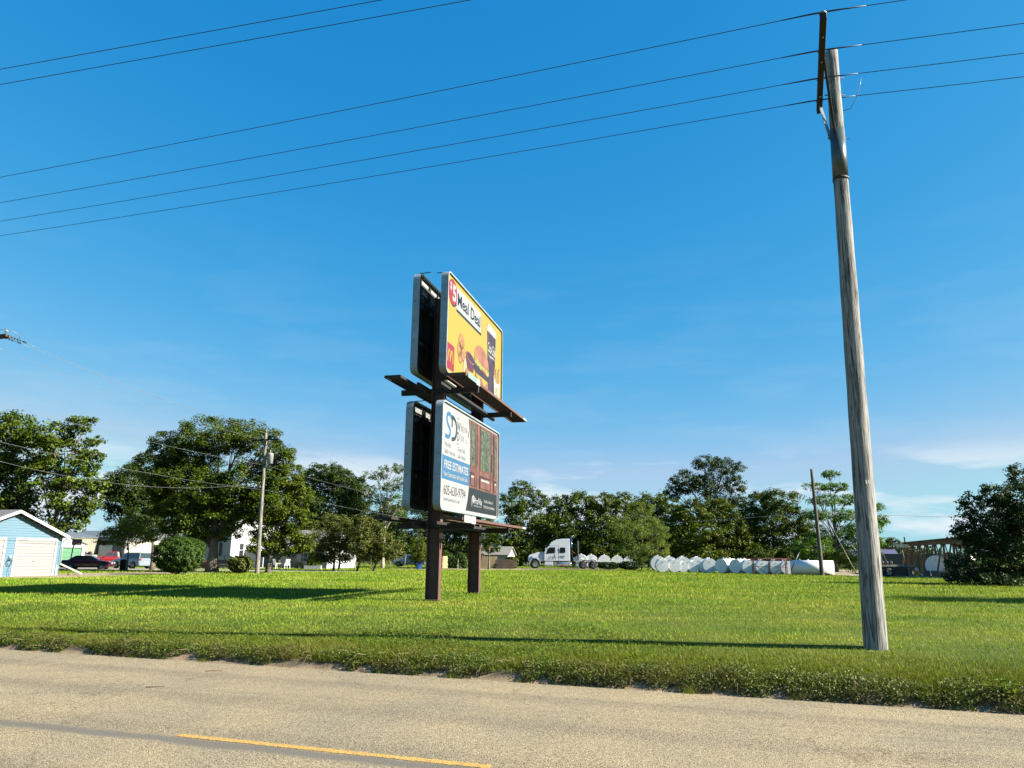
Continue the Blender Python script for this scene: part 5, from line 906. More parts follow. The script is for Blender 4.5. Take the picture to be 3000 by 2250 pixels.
def car(name, label, cat, loc, head, sc, paint, body, cabin, wheels, wr, W, side_windows, tail=None, nose=None, roofrack=False, bed=None, wheelrim=None):
    """body: stations (x, zbot, zbelt, halfwidth); cabin: (x_rear_base, x_rear_top, x_front_top, x_front_base, zbelt, zroof)"""
    t = thing(name, label, cat, (loc[0], loc[1], gl0(*loc[:2])+(loc[2] if len(loc) > 2 else 0)), head); t.scale = (sc, sc, sc)
    mb = MB()
    secs = []
    for x, z0, z1, hw in body:
        secs.append((x, [(-hw*.93, z0), (-hw, z0+.12), (-hw*1.0, z0+(z1-z0)*.6), (-hw*.94, z1-.03), (-hw*.86, z1), (hw*.86, z1), (hw*.94, z1-.03), (hw*1.0, z0+(z1-z0)*.6), (hw, z0+.12), (hw*.93, z0)]))
    loft(mb, secs); bo = mb.build('body', paint, t, bevel=0.025)
    xr, xrt, xft, xf, zb, zr = cabin; hb, ht = W/2*.90, W/2*.72; c = MB()
    lo = [(xr, -hb), (xr, hb), (xf, hb), (xf, -hb)]; hi = [(xrt, -ht), (xrt, ht), (xft, ht), (xft, -ht)]
    c.add([(x, y, zb-.02) for x, y in lo]+[(x, y, zr) for x, y in hi], [(3, 2, 1, 0), (4, 5, 6, 7), (0, 1, 5, 4), (1, 2, 6, 5), (2, 3, 7, 6), (3, 0, 4, 7)]); ca_ = c.build('cabin', paint, t, bevel=0.05)
    def lerp(a, b, u): return a+(b-a)*u
    for (ua, ub) in side_windows:
        for s in (-1, 1):
            P = []
            for (u, v) in ((ua, .1), (ub, .1), (ub, .88), (ua, .88)):
                x = lerp(lerp(xr, xf, u), lerp(xrt, xft, u), v); y = s*(lerp(hb, ht, v)+.012); z = lerp(zb, zr, v); P.append((x, y, z))
            MB().add(P, [(0, 1, 2, 3)]).build('side_window', CGLASS, ca_, fixn=False)
    for nm_, xa, xb, d in (('windscreen', xf, xft, .012), ('rear_window', xr, xrt, -.012)):
        P = [(lerp(xa, xb, v)+d, s*lerp(hb, ht, v)*.9, lerp(zb, zr, v)+.008) for v, s in ((.1, -1), (.1, 1), (.9, 1), (.9, -1))]; MB().add(P, [(0, 1, 2, 3)]).build(nm_, CGLASS, ca_, fixn=False)
    for x in wheels:
        for s in (-1, 1):
            MB().lathe([(wr*1.16, -.01), (wr*1.16, .012)], (x, s*W/2*1.0, wr), 24, axis='Y').build('wheel_arch', BLKP, t)
            wheel(t, x, s*(W/2-.075), wr, .2, s, wheelrim)
    x1, x0 = body[-1][0], body[0][0]
    for s in (-1, 1):
        MB().box((x1-.02, s*W*.34, nose or .68), (.1, .32, .14)).build('headlight', LAMPW, t); MB().box((x0+.02, s*W*.38, tail or .78), (.09, .22, .2)).build('tail_light', LAMPR, t)
        MB().box((xf-.1, s*(W/2+.05), zb+.08), (.12, .16, .12)).build('mirror', paint, t)
    MB().box((x0-.02, 0, .45), (.12, W*.92, .2)).build('bumper', paint, t, bevel=.02); MB().box((x1+.02, 0, .42), (.12, W*.92, .2)).build('bumper', paint, t, bevel=.02)
    MB().box((x0-.012, 0, .72), (.03, .5, .14)).build('number_plate', LAMPW, t)
    for s in (-1, 1): MB().box(((x0+x1)/2, s*W/2*1.01, .5), (abs(wheels[1]-wheels[0])-.75, .02, .035)).build('side_trim', CHROME, t)
    if roofrack:
        for s in (-1, 1): MB().tube([(xrt+.1, s*ht*.85, zr), (xrt+.2, s*ht*.85, zr+.07), (xft-.3, s*ht*.85, zr+.07), (xft-.2, s*ht*.85, zr)], .02, 6).build('roof_rail', BLKP, t)
    if bed:
        MB().box(((bed[0]+bed[1])/2, 0, bed[2]), (bed[1]-bed[0], W*.8, .03)).build('bed_floor', BLKP, t)
    return t
def paint(n, c): return M('paint_'+n, c, 0.25, 0.0, var=0.04, coat=0.6, spec=0.5)
SEDAN = [(-2.35, .38, .86, .80), (-2.2, .25, .97, .88), (-1.2, .22, 1.0, .91), (.9, .22, .96, .91), (1.9, .24, .84, .88), (2.35, .34, .70, .76)]
car('sedan', 'maroon sedan parked on the drive beside the blue garage, tail towards us', 'car', (-39.2, 70.2, -.05), R_(18), .9, paint('maroon', (0.055, 0.008, 0.020)), SEDAN, (-1.75, -1.05, .25, 1.05, .97, 1.42), (-1.42, 1.42), .33, 1.82, ((.08, .30), (.33, .58), (.61, .93)))
SUVB = [(-2.4, .45, 1.05, .86), (-2.3, .34, 1.12, .93), (-1.2, .32, 1.14, .95), (1.0, .32, 1.12, .95), (2.2, .36, 1.05, .90), (2.45, .45, .86, .82)]
car('suv', 'pale silver-blue SUV parked with its rear towards us, left of the round hedge', 'car', (-37.5, 75.0, .02), R_(152), .86, paint('silverblue', (0.13, 0.17, 0.20)), SUVB, (-2.36, -2.12, .35, 1.1, 1.1, 1.80), (-1.45, 1.5), .39, 1.92, ((.03, .27), (.30, .55), (.58, .92)), tail=1.02, nose=.85, roofrack=True)
PICK = [(-2.8, .48, 1.02, .88), (-2.6, .42, 1.05, .93), (-.6, .40, 1.07, .93), (1.2, .40, 1.08, .93), (2.4, .42, 1.04, .90), (2.7, .52, .9, .82)]
t_ = car('pickup_truck', 'red pickup truck parked behind the maroon sedan and the SUV', 'pickup', (-46.3, 88.0, .18), R_(203), .86, paint('red', (0.20, 0.012, 0.014)), PICK, (-.7, -.55, .55, 1.05, 1.05, 1.75), (-1.7, 1.75), .39, 1.9, ((.06, .45), (.5, .92)), tail=.9, nose=.88, bed=(-2.7, -.75, 1.06))
MB().box((-1.8, 0, 1.3), (1.6, 1.5, .5)).build('bed_cover', BLKP, t_, bevel=.05)
car('estate_car', 'black hatchback car half hidden between the thick trunk and the small bush', 'car', (-27.6, 74.0, .1), R_(10), .82, paint('black', (0.006, 0.007, 0.008)), SEDAN, (-2.15, -1.75, .25, 1.15, .97, 1.50), (-1.42, 1.42), .34, 1.82, ((.05, .28), (.31, .58), (.61, .93)))
car('hatchback', 'pale blue small car parked under the trees behind the blue bin', 'car', (-12.5, 93.0, .25), R_(-4), .92, paint('paleblue', (0.10, 0.15, 0.18)), [(-2.0, .36, .9, .78), (-1.9, .24, 1.0, .86), (-1.0, .22, 1.02, .88), (.7, .22, .98, .88), (1.7, .25, .84, .84), (2.05, .34, .68, .72)], (-1.95, -1.35, .15, 1.15, .98, 1.52), (-1.25, 1.28), .32, 1.76, ((.1, .3), (.33, .6), (.63, .93)))
# open trailer load / boat-shaped heap behind the sedan
TRL = thing('utility_trailer', 'pale covered trailer with dark gear on top behind the maroon sedan', 'trailer', (-50.6, 89.0, -.2+.3), R_(8)); MB().box((0, 0, .75), (3.0, 1.5, .5)).build('box', TAN, TRL, bevel=.06)
for k in range(4): MB().lathe([(.05, -.1), (.28, -.08), (.28, .08), (.05, .1)], (-.9+k*.6, 0, 1.12), 14, axis='Y').build('spare_tyre', BLK, TRL)
for s in (-1, 1): wheel(TRL, 0, s*.78, .3, .18, s)
MB().bar((1.5, 0, .5), (2.4, 0, .4), .08, .08).build('drawbar', GREYM, TRL)

# ------------------------------------------------------------------ the white truck tractor (local +X = front)
TR = thing('truck_tractor', 'white sleeper-cab truck tractor parked broadside in front of the tree row', 'truck', (6.2, 100.0, -0.22), math.pi-0.03)
TW = M('truck_white', (0.40, 0.43, 0.46), 0.3, var=0.04, coat=0.5); W2 = 1.22; TGLASS = M('truck_glass', (0.004, 0.005, 0.007), 0.25, spec=0.25)
def prof(name, poly, hw0, hw1, mat, par=TR, bev=.05):
    """side profile extruded across with a slightly narrower top: hw at z low/high"""
    zs = [p[1] for p in poly]; za, zb = min(zs), max(zs); m = MB(); n = len(poly); vs = []
    for s in (-1, 1): vs += [(x, s*(hw0+(hw1-hw0)*(z-za)/(zb-za)), z) for x, z in poly]
    m.add(vs, [tuple(range(n)), tuple(reversed(range(n, 2*n)))]+[(i, (i+1) % n, n+(i+1) % n, n+i) for i in range(n)]); return m.build(name, mat, par, bevel=bev)
# x from front bumper 3.9 to rear -5.6
prof('hood', [(3.75, .95), (3.85, 1.45), (3.7, 1.72), (2.6, 2.08), (1.75, 2.12), (1.75, .95)], 1.08, .95, TW)
cabo = prof('cab', [(1.76, .98), (1.76, 2.12), (1.25, 2.85), (.55, 2.92), (-.1, 2.92), (-.1, .98)], W2, 1.12, TW)
slp = prof('sleeper', [(-.11, .98), (-.11, 2.92), (1.18, 2.90), (.85, 3.38), (.2, 3.72), (-.6, 3.84), (-1.62, 3.86), (-1.62, .98)], W2+.01, 1.08, TW)
def pane(nm, poly, y, mat, par):
    for s in (-1, 1): m = MB(); m.prism(poly, (0, s*y, 0), (1, 0, 0), (0, 0, 1), (0, s*.012, 0)); m.build(nm, mat, par)
pane('door_window', [(.32, 2.02), (1.42, 1.92), (1.38, 2.2), (1.12, 2.72), (.32, 2.74)], 1.185, TGLASS, cabo); pane('sleeper_window', [(-1.02, 2.05), (-.32, 2.05), (-.32, 2.72), (-1.02, 2.72)], 1.20, TGLASS, slp)
pane('door_seam', [(.2, 1.12), (.225, 1.12), (.225, 2.85), (.2, 2.85)], 1.205, GREYM, cabo); pane('hood_seam', [(1.74, 1.0), (1.775, 1.0), (1.775, 2.1), (1.74, 2.1)], 1.215, GREYM, cabo)
MB().add([(1.78, -.98, 2.16), (1.78, .98, 2.16), (1.30, .92, 2.82), (1.30, -.92, 2.82)], [(0, 1, 2, 3)]).build('windscreen', CGLASS, cabo, fixn=False)
MB().box((1.45, 0, 2.95), (.35, 2.0, .06), ry=.2).build('sun_visor', GREYM, cabo)
# door markings: emblem, badge, company lines
for s in (-1, 1):
    yy = s*1.232; nx = (0, s*.004, 0)
    MB().prism(ell(.92, 1.50, .11, .13, 4), (0, yy, 0), (1, 0, 0), (0, 0, 1), nx).build('door_emblem', DTEAL, cabo); MB().prism(ell(.92, 1.50, .045, .05, 4), (0, yy+s*.004, 0), (1, 0, 0), (0, 0, 1), nx).build('door_emblem', TW, cabo)
    MB().prism(rrect(.36, 1.36, .52, 1.72, .07), (0, yy, 0), (1, 0, 0), (0, 0, 1), nx).build('door_badge', DTEAL, cabo); MB().prism(rrect(.41, 1.46, .47, 1.64, .025), (0, yy+s*.004, 0), (1, 0, 0), (0, 0, 1), nx).build('door_badge', TW, cabo)
    rg2 = random.Random(2)
    for (xa, xb, zz, hh) in ((-.98, -.28, 1.62, .085), (-.94, -.30, 1.50, .05), (-.88, -.40, 1.38, .045), (.42, 1.36, 1.26, .04)):
        x = xa
        while x < xb: wv_ = rg2.uniform(.06, .13); MB().box((x+wv_/2, s*1.236, zz), (wv_, .006, hh)).build('lettering_mark', DTEAL, cabo); x += wv_+.018
MB().box((3.92, 0, .58), (.22, 2.3, .5)).build('bumper', CHROME, TR, bevel=.05)
MB().box((3.80, 0, 1.25), (.12, 1.2, .6)).build('grille', CHROME, TR)
for s in (-1, 1):
    MB().box((3.66, s*.86, 1.32), (.28, .3, .2), ry=.3).build('headlight', LAMPW, TR)
    MB().box((1.55, s*1.42, 2.35), (.12, .16, .62)).build('mirror', TW, TR, bevel=.03); MB().bar((1.5, s*1.1, 2.0), (1.55, s*1.42, 2.1), .03, .03).build('mirror_arm', BLKP, TR)
    MB().lathe([(.66, -.02), (.66, .02)], (2.95, s*1.09, .62), 28, axis='Y').build('wheel_arch', BLKP, TR)
    m = MB(); P0 = ell(2.95, .62, .74, .74, 14, 0, math.pi); P1 = ell(2.95, .62, .66, .66, 14, 0, math.pi)
    m.prism(P0+P1[::-1], (0, s*.75, 0), (1, 0, 0), (0, 0, 1), (0, s*.42, 0)); m.build('front_fender', TW, TR)
    wheel(TR, 2.95, s*.98, .52, .3, s, CHROME, 10)
    MB().box((1.12, s*1.02, .62), (1.1, .4, .55)).build('step_box', TW, TR, bevel=.03); MB().box((1.12, s*1.23, .5), (1.1, .03, .03)).build('step_edge', GREYM, TR)
    MB().lathe([(.3, 0), (.33, .03), (.33, 1.85), (.3, 1.88)], (-1.82, s*.95, .62), 22, axis='X').build('fuel_tank', M('polished_tank', (0.40, 0.42, 0.45), 0.22, 0.85), TR)
    for xx in (-1.5, -.7): MB().lathe([(.34, -.03), (.34, .03)], (xx, s*.95, .62), 22, axis='X').build('tank_strap', GREYM, TR)
    MB().box((.28, s*1.0, .62), (.35, .36, .5)).build('battery_box', CHROME, TR)
    for xx in (-3.35, -4.65):
        wheel(TR, xx, s*.95, .5, .5, s, RIM, 10)
        m = MB(); P0 = ell(xx, .55, .66, .66, 12, .25, math.pi-.25); P1 = ell(xx, .55, .61, .61, 12, .25, math.pi-.25); m.prism(P0+P1[::-1], (0, s*.68, 0), (1, 0, 0), (0, 0, 1), (0, s*.55, 0)); m.build('rear_fender', GALV, TR)
MB().box((-.95, 0, .82), (9.4, .8, .22)).build('chassis', BLKP, TR); MB().box((-4.0, 0, 1.05), (1.3, 1.0, .12)).build('fifth_wheel', BLKP, TR)
MB().box((-1.72, 0, 2.35), (.1, 2.2, 2.7)).build('cab_back', BLKP, TR)
MB().tube([(-1.95, -.85, 1.0), (-1.95, -.85, 4.15)], .08, 12).build('exhaust_stack', CHROME, TR); MB().tube([(-1.95, -.85, 4.15), (-2.02, -.85, 4.25), (-2.2, -.85, 4.28)], .085, 12).build('exhaust_tip', CHROME, TR)
MB().tube([(-1.95, -.85, 1.3), (-1.95, -.85, 3.2)], .14, 12).build('exhaust_shield', CHROME, TR)
MB().box((-2.75, 0, 2.35), (.12, 2.3, 2.5)).build('headache_rack', M('rack_grey', (0.14, 0.145, 0.13), 0.5), TR)
m = MB(); rg3 = random.Random(8)
for k in range(9): y_ = rg3.uniform(-1, 1); m.tube([(-1.85, y_, 2.6+rg3.uniform(-.4, .4)), (-2.1, y_+.1, 2.1), (-2.4, y_, 1.9+rg3.uniform(-.2, .3)), (-2.65, y_-.1, 1.6)], .035, 6)
m.build('air_hoses', M('hose_tan', (0.16, 0.10, 0.06), 0.7), TR); MB().box((-2.4, 0, 1.25), (.7, 2.0, .5)).build('tool_box', TW, TR, bevel=.03); MB().box((-2.6, 0, .75), (.35, 2.2, .35)).build('deck_plate', GALV, TR)
for s in (-1, 1): MB().box((-2.6, s*1.0, .35), (.5, .25, .06)).build('step', GALV, TR)

# ------------------------------------------------------------------ tanks
TKW = M('tank_white', (0.72, 0.71, 0.69), 0.4, var=0.04, dirt=(0.62, 0.61, 0.58), dscale=.8)
ordn = ['first', 'second', 'third', 'fourth', 'fifth', 'sixth', 'seventh']; rowtxt = {'single': 'in the row behind the red rack', 'front': 'in the low row right of the airy shrub', 'mid': 'of the larger ones behind the low row', 'back': 'in the far row behind the truck', 'backlow': 'of the low pair behind the truck cab'}; cnt = {}
def tank(label, x, y, r, L, rot, group, cat='tank'):
    t = thing('storage_tank', label, cat, (x, y, gl0(x, y)+0.02), rot, group)
    sh = MB(); sh.lathe([(r, .0), (r, L)], (0, 0, r), 40, axis='Y'); sh.build('shell', TKW, t)
    for yy, d in ((.0, -1), (L, 1)): MB().lathe([(r*.985, yy-.01*d), (r*.985, yy+.012*d), (r*.5, yy+.016*d), (r*.02, yy+.018*d)], (0, 0, r), 40, axis='Y', smooth=False).build('end_plate', TKW, t)
    for yy in (L*.22, L*.42, L*.7): MB().lathe([(.05, 0), (.05, .09), (.075, .09), (.075, .13)], (0, yy, 2*r-.02), 10).build('filler_cap', TKW, t)
    for yy in (.5, L-.5): MB().box((0, yy, .05), (r*1.3, .1, .14)).build('skid', GREYM, t)
    MB().box((0, -.028, r*1.55), (.07, .008, .08)).build('data_plate', GREYM, t); return t
for row, x, y, r, L, ro in TANKS:
    k = cnt.get(row, 0); cnt[row] = k+1
    tank('white tank, %s from left %s' % (ordn[k], rowtxt[row]), x, y, r, L, GRID+(ro if ro < -.3 else .2), 'white steel storage tanks')
tank('long white tank lying sideways behind the leaning bare pole', 26.55, 71.6, .67, 3.75, GRID-math.pi/2, 'white steel storage tanks')
tank('white tank inside the timber frame shed, left of the pair', 40.3, 71.5, .95, 3.2, GRID-.5, 'white tanks in the timber shed'); tank('white tank inside the timber frame shed, right of the pair', 42.3, 70.6, .93, 3.2, GRID-.5, 'white tanks in the timber shed')
RK = thing('pipe_rack', 'dark red steel pipe rack standing in front of the white tanks', 'rack', (22.35, 70.4, gl0(22, 70.4)), -0.03)
RKM = M('rack_red', (0.10, 0.013, 0.019), 0.6, var=0.25)
for k, x_ in enumerate((.25, 1.75, 3.3)):
    for dy in (-.35, .35): MB().bar((x_+.06*(1 if dy > 0 else -1), dy, 0), (x_, dy*.6, 1.32), .065, .065).build('leg', RKM, RK)
    MB().bar((x_, -.4, 1.33), (x_, .4, 1.33), .07, .07).build('cross_member', RKM, RK)
for z_, y_ in ((1.42, -.3), (1.50, -.05), (1.44, .25), (1.30, -.38)): MB().bar((-.25, y_, z_), (3.75, y_, z_), .06, .06).build('pipe', RKM if z_ < 1.48 else M('rust_pipe', (0.16, 0.07, 0.05), .7), RK)
for a, b in (((.3, -.36, 1.0), (1.35, -.36, .05)), ((3.2, -.36, 1.1), (2.0, -.36, .05)), ((.25, -.36, .75), (3.3, -.36, .72))): MB().bar(a, b, .045, .045).build('brace', RKM, RK)
AU = thing('auger_pipe', 'grey pipe propped at a slant over the end of the red rack', 'pipe', (26.2, 70.2, gl0(26, 70))); MB().tube([(-.15, 0, .45), (.75, .1, 2.0)], [.05, .035], 8).build('tube', GREYM, AU); MB().lathe([(.03, -.08), (.07, 0), (.03, .08)], (.75, .1, 2.0), 8).build('end_cap', GREYM, AU)

# ------------------------------------------------------------------ smaller things
def sheet(name, pts, mat, dz=0.012):
    """ground patch that follows the terrain"""
    pts = [Vector((x, y, 0)) for x, y in pts]; c = sum(pts, Vector())/len(pts); vs = []; n = len(pts); K = 7; mb = MB()
    for k in range(K+1):
        for p in pts: q = c.lerp(p, k/K); vs.append((q.x, q.y, float(gz(q.x, q.y))+dz))
    mb.add(vs, [(k*n+i, k*n+(i+1) % n, (k+1)*n+(i+1) % n, (k+1)*n+i) for k in range(K) for i in range(n)]); o = mb.build(name, mat); return struct(o)
GRAV = M('gravel_tan', (0.20, 0.155, 0.095), 0.95, var=0.35, scale=3, bump=0.5, bscale=30, dirt=(0.10, 0.12, 0.03), dscale=.35); DRIVE = M('drive_concrete', (0.22, 0.20, 0.17), 0.9, var=0.2, scale=2)
PATCH = {'garage_apron': [(-34, 40), (-26.5, 44.5), (-24.5, 53.5), (-22.0, 58.6), (-27.5, 60.5), (-31, 54)], 'driveway': [(-60, 66), (-36, 66), (-18, 66.5), (-12, 68.5), (-12.5, 71), (-20, 73), (-38, 78.5), (-62, 84)], 'gravel_lane': [(-13, 84.5), (-3, 85.5), (3, 90), (14, 94), (14, 99), (3, 103), (-8, 93.5), (-14, 88)], 'yard_gravel': [(30.5, 67.5), (36, 62), (52, 60), (70, 80), (64, 118), (42, 108), (32, 80)]}
for k_, p_ in PATCH.items(): sheet(k_, p_, DRIVE if k_ == 'driveway' else GRAV)
HY = thing('fire_hydrant', 'yellow fire hydrant with a grey bonnet at the edge of the gravel yard', 'hydrant', (33.2, 61.8, gl0(33, 61.8)), .4); HYM = M('hydrant_yellow', (0.33, 0.22, 0.035), 0.5, var=.15); HYG = M('hydrant_grey', (0.26, 0.27, 0.27), .5)
MB().lathe([(.17, 0), (.17, .05), (.11, .06), (.11, .52), (.15, .53), (.15, .58)], (0, 0, 0), 18).build('barrel', HYM, HY); MB().lathe([(.14, .58), (.15, .62), (.12, .74), (.06, .82), (.03, .83), (.03, .88)], (0, 0, 0), 16).build('bonnet', HYG, HY)
for s in (-1, 1): MB().lathe([(.06, 0), (.06, .12*s), (.075, .12*s), (.075, .17*s)], (s*.08, 0, .42), 10, axis='X').build('hose_outlet', HYM, HY)
MB().lathe([(.085, 0), (.085, -.13), (.10, -.13), (.10, -.18)], (0, -.06, .38), 12, axis='Y').build('pumper_outlet', HYM, HY)
SS = thing('street_sign', 'green street name sign reading 3rd St NW on a thin dark post', 'street sign', (33.15, 63.8, gl0(33, 64))); DG = M('sign_green', (0.008, 0.045, 0.03), .5)
MB().tube([(0.38, 0, -.1), (0, 0, 2.95)], .035, 8).build('post', BLKP, SS); MB().tube([(0, 0, 2.9), (-.02, 0, 3.15)], [.05, .02], 8).build('finial', BLKP, SS)
sb = MB().box((.1, -.05, 2.62), (1.05, .012, .24)).build('sign_blade', DG, SS); SG = ink('sign_white', (0.22, 0.24, 0.23))
for a, b_, x_, z_, w_, h_ in (('3', 0, -.36, 2.555, .11, .13), ('rd', 0, -.23, 2.62, .1, .07), ('St', 0, -.06, 2.555, .2, .13), ('NW', 0, .33, 2.61, .2, .08)): put_text('lettering', a, x_, z_, w_, h_, -.060, SG, sb)
for (c, d) in (((.1, -.0575, 2.735), (1.05, .003, .012)), ((.1, -.0575, 2.505), (1.05, .003, .012)), ((-.42, -.0575, 2.62), (.012, .003, .22)), ((.62, -.0575, 2.62), (.012, .003, .22))): MB().box(c, d).build('border', SG, sb)
sb2 = MB().box((.05, .12, 2.38), (.012, .9, .2)).build('sign_blade', DG, SS)
FB = thing('flatbed_trailer', 'black flatbed trailer loaded with dark machinery behind the big near pole', 'trailer', (33.1, 66.6, gl0(33, 66.6)), GRID+.25)
MB().box((0, 0, .95), (4.2, 2.0, .14)).build('deck', M('deck_pale', (0.16, 0.15, 0.13), .8), FB); MB().box((-.2, -.9, .5), (3.2, .08, .8)).build('side_skirt', BLKP, FB)
for xx in (-1.2, -.2): wheel(FB, xx, -.95, .38, .22, -1); wheel(FB, xx, .95, .38, .22, 1)
for k in range(4): MB().lathe([(.12, -.7), (.16, -.68), (.16, .68), (.12, .7)], (-.9+k*.36, 0, 1.19), 12, axis='Y').build('roller', BLKP, FB)
for k in range(6): MB().bar((-1.7+k*.33, -.6, 1.05), (-1.3+k*.25, .3, 1.9+.12*(k % 3)), .05, .05).build('frame_bar', DKST, FB)
for k, (dx, dy) in enumerate(((1.6, -.6), (1.6, .6))): MB().box((dx, dy, .42), (.08, .08, .9)).build('stand_leg', GREYM, FB)
bm_ = MB().box((0, 0, .26), (.62, .55, .52)).mesh('block', M('concrete_block', (0.15, 0.14, 0.115), .9, var=.2))
for k in range(7):
    u = k/6; o = inst('concrete_block', bm_, None, (38.9+u*1.6, 75.5-u*6.5, gl0(39, 73)), (0, 0, GRID+.1*math.sin(k*3)), (1, 1, 1)); tag(o, 'concrete block, %s from the left in the row below the timber frame' % ordn[k], 'concrete block', 'concrete blocks in a row')
BN = thing('recycling_bin', 'blue wheeled recycling bin with a tan lid beside the pale blue car', 'bin', (-10.35, 85.9, gl0(-10, 86)), .3)
m = MB(); m.add([(-.24, -.27, 0), (.24, -.27, 0), (.24, .27, 0), (-.24, .27, 0), (-.3, -.34, .95), (.3, -.34, .95), (.3, .34, .95), (-.3, .34, .95)], [(3, 2, 1, 0), (4, 5, 6, 7), (0, 1, 5, 4), (1, 2, 6, 5), (2, 3, 7, 6), (3, 0, 4, 7)]); m.build('body', M('bin_blue', (0.008, 0.05, 0.20), .45), BN, bevel=.03)
MB().box((0, 0, .98), (.66, .74, .08)).build('lid', M('lid_tan', (0.26, 0.20, 0.09), .5), BN, bevel=.02)
for s in (-1, 1): MB().lathe([(.1, -.03), (.11, 0), (.1, .03)], (s*.26, .3, .1), 12, axis='X').build('wheel', BLK, BN)
TB = thing('trash_barrel', 'dark trash barrel on the lawn in front of the SUV', 'barrel', (-32.75, 64, gl0(-32.7, 64))); MB().lathe([(.2, 0), (.26, .1), (.27, .8), (.29, .82)], (0, 0, 0), 16).build('body', BLKP, TB); MB().lathe([(.30, .82), (.30, .87), (.1, .95)], (0, 0, 0), 16).build('lid', BLKP, TB)
def chair(label, x, y, rz):
    t = thing('lawn_chair', label, 'chair', (x, y, gl0(x, y)), rz, 'white plastic lawn chairs'); t.scale = (1.08,)*3
    MB().box((0, 0, .38), (.5, .48, .04), rx=.08).build('seat', WHITE, t)
    bk = MB()
    for k in range(5): MB().box((-.2+k*.1, .27, .66), (.075, .025, .62), rx=-.3).build('back_slat', WHITE, t)
    for s in (-1, 1):
        MB().box((s*.29, 0, .56), (.09, .6, .03)).build('armrest', WHITE, t)
        for yy in (-.2, .22): MB().bar((s*.27, yy, .56), (s*.29, yy*1.25, 0), .05, .05).build('leg', WHITE, t)
chair('white plastic lawn chair nearer the forked trunk', -24.75, 80, 2.4); chair('white plastic lawn chair further right, by the yellow machine', -23.75, 80, -2.3)
YM = thing('garden_machine', 'small yellow garden machine beside the white house with grey roof', 'garden machine', (-22.6, 81, gl0(-22, 81)), .2); MB().box((0, 0, .5), (.75, .5, .3)).build('body', M('machine_yellow', (0.30, 0.14, 0.02), .5), YM, bevel=.05); MB().bar((-.3, 0, .6), (-.75, 0, 1.15), .04, .4).build('handle', BLKP, YM); MB().box((.1, 0, .75), (.35, .35, .2)).build('engine', M('engine_cream', (.3, .26, .15), .5), YM, bevel=.03)
for xx in (-.28, .3):
    for s in (-1, 1): wheel(YM, xx, s*.27, .16, .1, s)
for k in range(4):
    o = MB().box((0, 0, .2), (.42, .5, .4)).build('cinder_block', M('cinder_grey', (.24, .26, .26), .9)); o.location = (-21.55+k*.45, 80.0, gl0(-21, 80)); tag(o, 'pale concrete block, %s from the left in the short row by the low trees' % ordn[k], 'concrete block', 'pale blocks by the low trees')
VF = thing('vine_covered_fence', 'short fence smothered in vines between the billboard posts', 'fence', (-6.65, 95, gl0(-6, 95)))
rs = np.random.RandomState(31); n = 6500; P = np.stack([rs.uniform(-1.15, 1.15, n), rs.normal(0, .22, n), rs.uniform(.03, 1.95, n)], 1); P[:, 2] *= (0.88+.12*np.sin(P[:, 0]*4)); V = leaf_quads(P, .17, rs, .1, .7, out=np.tile([0, -1, .2], (n, 1)), outw=1.2); ob = inst('vines', npmesh('vines', V, quads(V), LEAF['vine'], 4), VF)
for xx in (-1.1, .1, 1.1): MB().box((xx, -.42 if xx == .1 else 0, .6), (.1, .1, 1.25)).build('post', WHITE if xx == .1 else BLKP, VF)
for zz in (.5, 1.3): MB().box((0, .0, zz), (2.3, .05, .1)).build('rail', BLKP, VF)
def lumber(name, label, x, y, rz, nx, nz, L, w, h, mat, jit, seed):
    t = thing(name, label, 'lumber', (x, y, gl0(x, y)+.02), rz); rg = random.Random(seed); bm2 = MB().box((0, 0, 0), (1, w, h)).mesh('plank', mat)
    for k in range(nz):
        for j in range(nx): inst('plank', bm2, t, (rg.uniform(-jit, jit), (j-(nx-1)/2)*w*1.06+rg.uniform(-.01, .01), .1+k*h*1.25), (0, 0, rg.uniform(-jit*.06, jit*.06)), (L*rg.uniform(.85, 1.08), 1, 1))
    for xx in (-L*.3, L*.3):
        for k in range(nz+1): MB().box((xx, -.0, .03+k*h*1.25), (.09, nx*w*1.05, h*.2)).build('sticker', mat, t)
lumber('lumber_stack', 'neat pale stack of sawn planks just right of the far billboard post', -2.75, 97.2, 0, 4, 9, 2.0, .22, .13, M('pale_lumber', (.26, .20, .10), .85, var=.3), .03, 3)
lumber('lumber_stack', 'rough dark heap of weathered boards left of the truck', -.55, 95.2, .05, 5, 8, 2.5, .22, .11, M('old_lumber', (.05, .035, .024), .9, var=.4), .25, 4)
lumber('lumber_stack', 'pale boards stacked between the vine fence and the near billboard post', -8.4, 93.5, 1.2, 3, 9, 1.4, .22, .13, M('pale_lumber', (.26, .20, .10)), .04, 5)
# clothes-line style bare poles under the low trees
for k, (px_, y_, dx) in enumerate(((-14.9, 72.0, .25), (-13.3, 72.4, -.1), (-11.5, 73.0, -.25), (-10.2, 72.5, .15))):
    o = MB().tube([(0, 0, 0), (dx, 0, 1.5)], .025, 6).build('garden_stake', M('stake_pale', (.20, .18, .15), .8)); o.location = (px_, y_, gl0(px_, y_)); tag(o, 'thin bare stake, %s from the left under the low olive trees' % ordn[k], 'stake', 'bare stakes under the low trees')

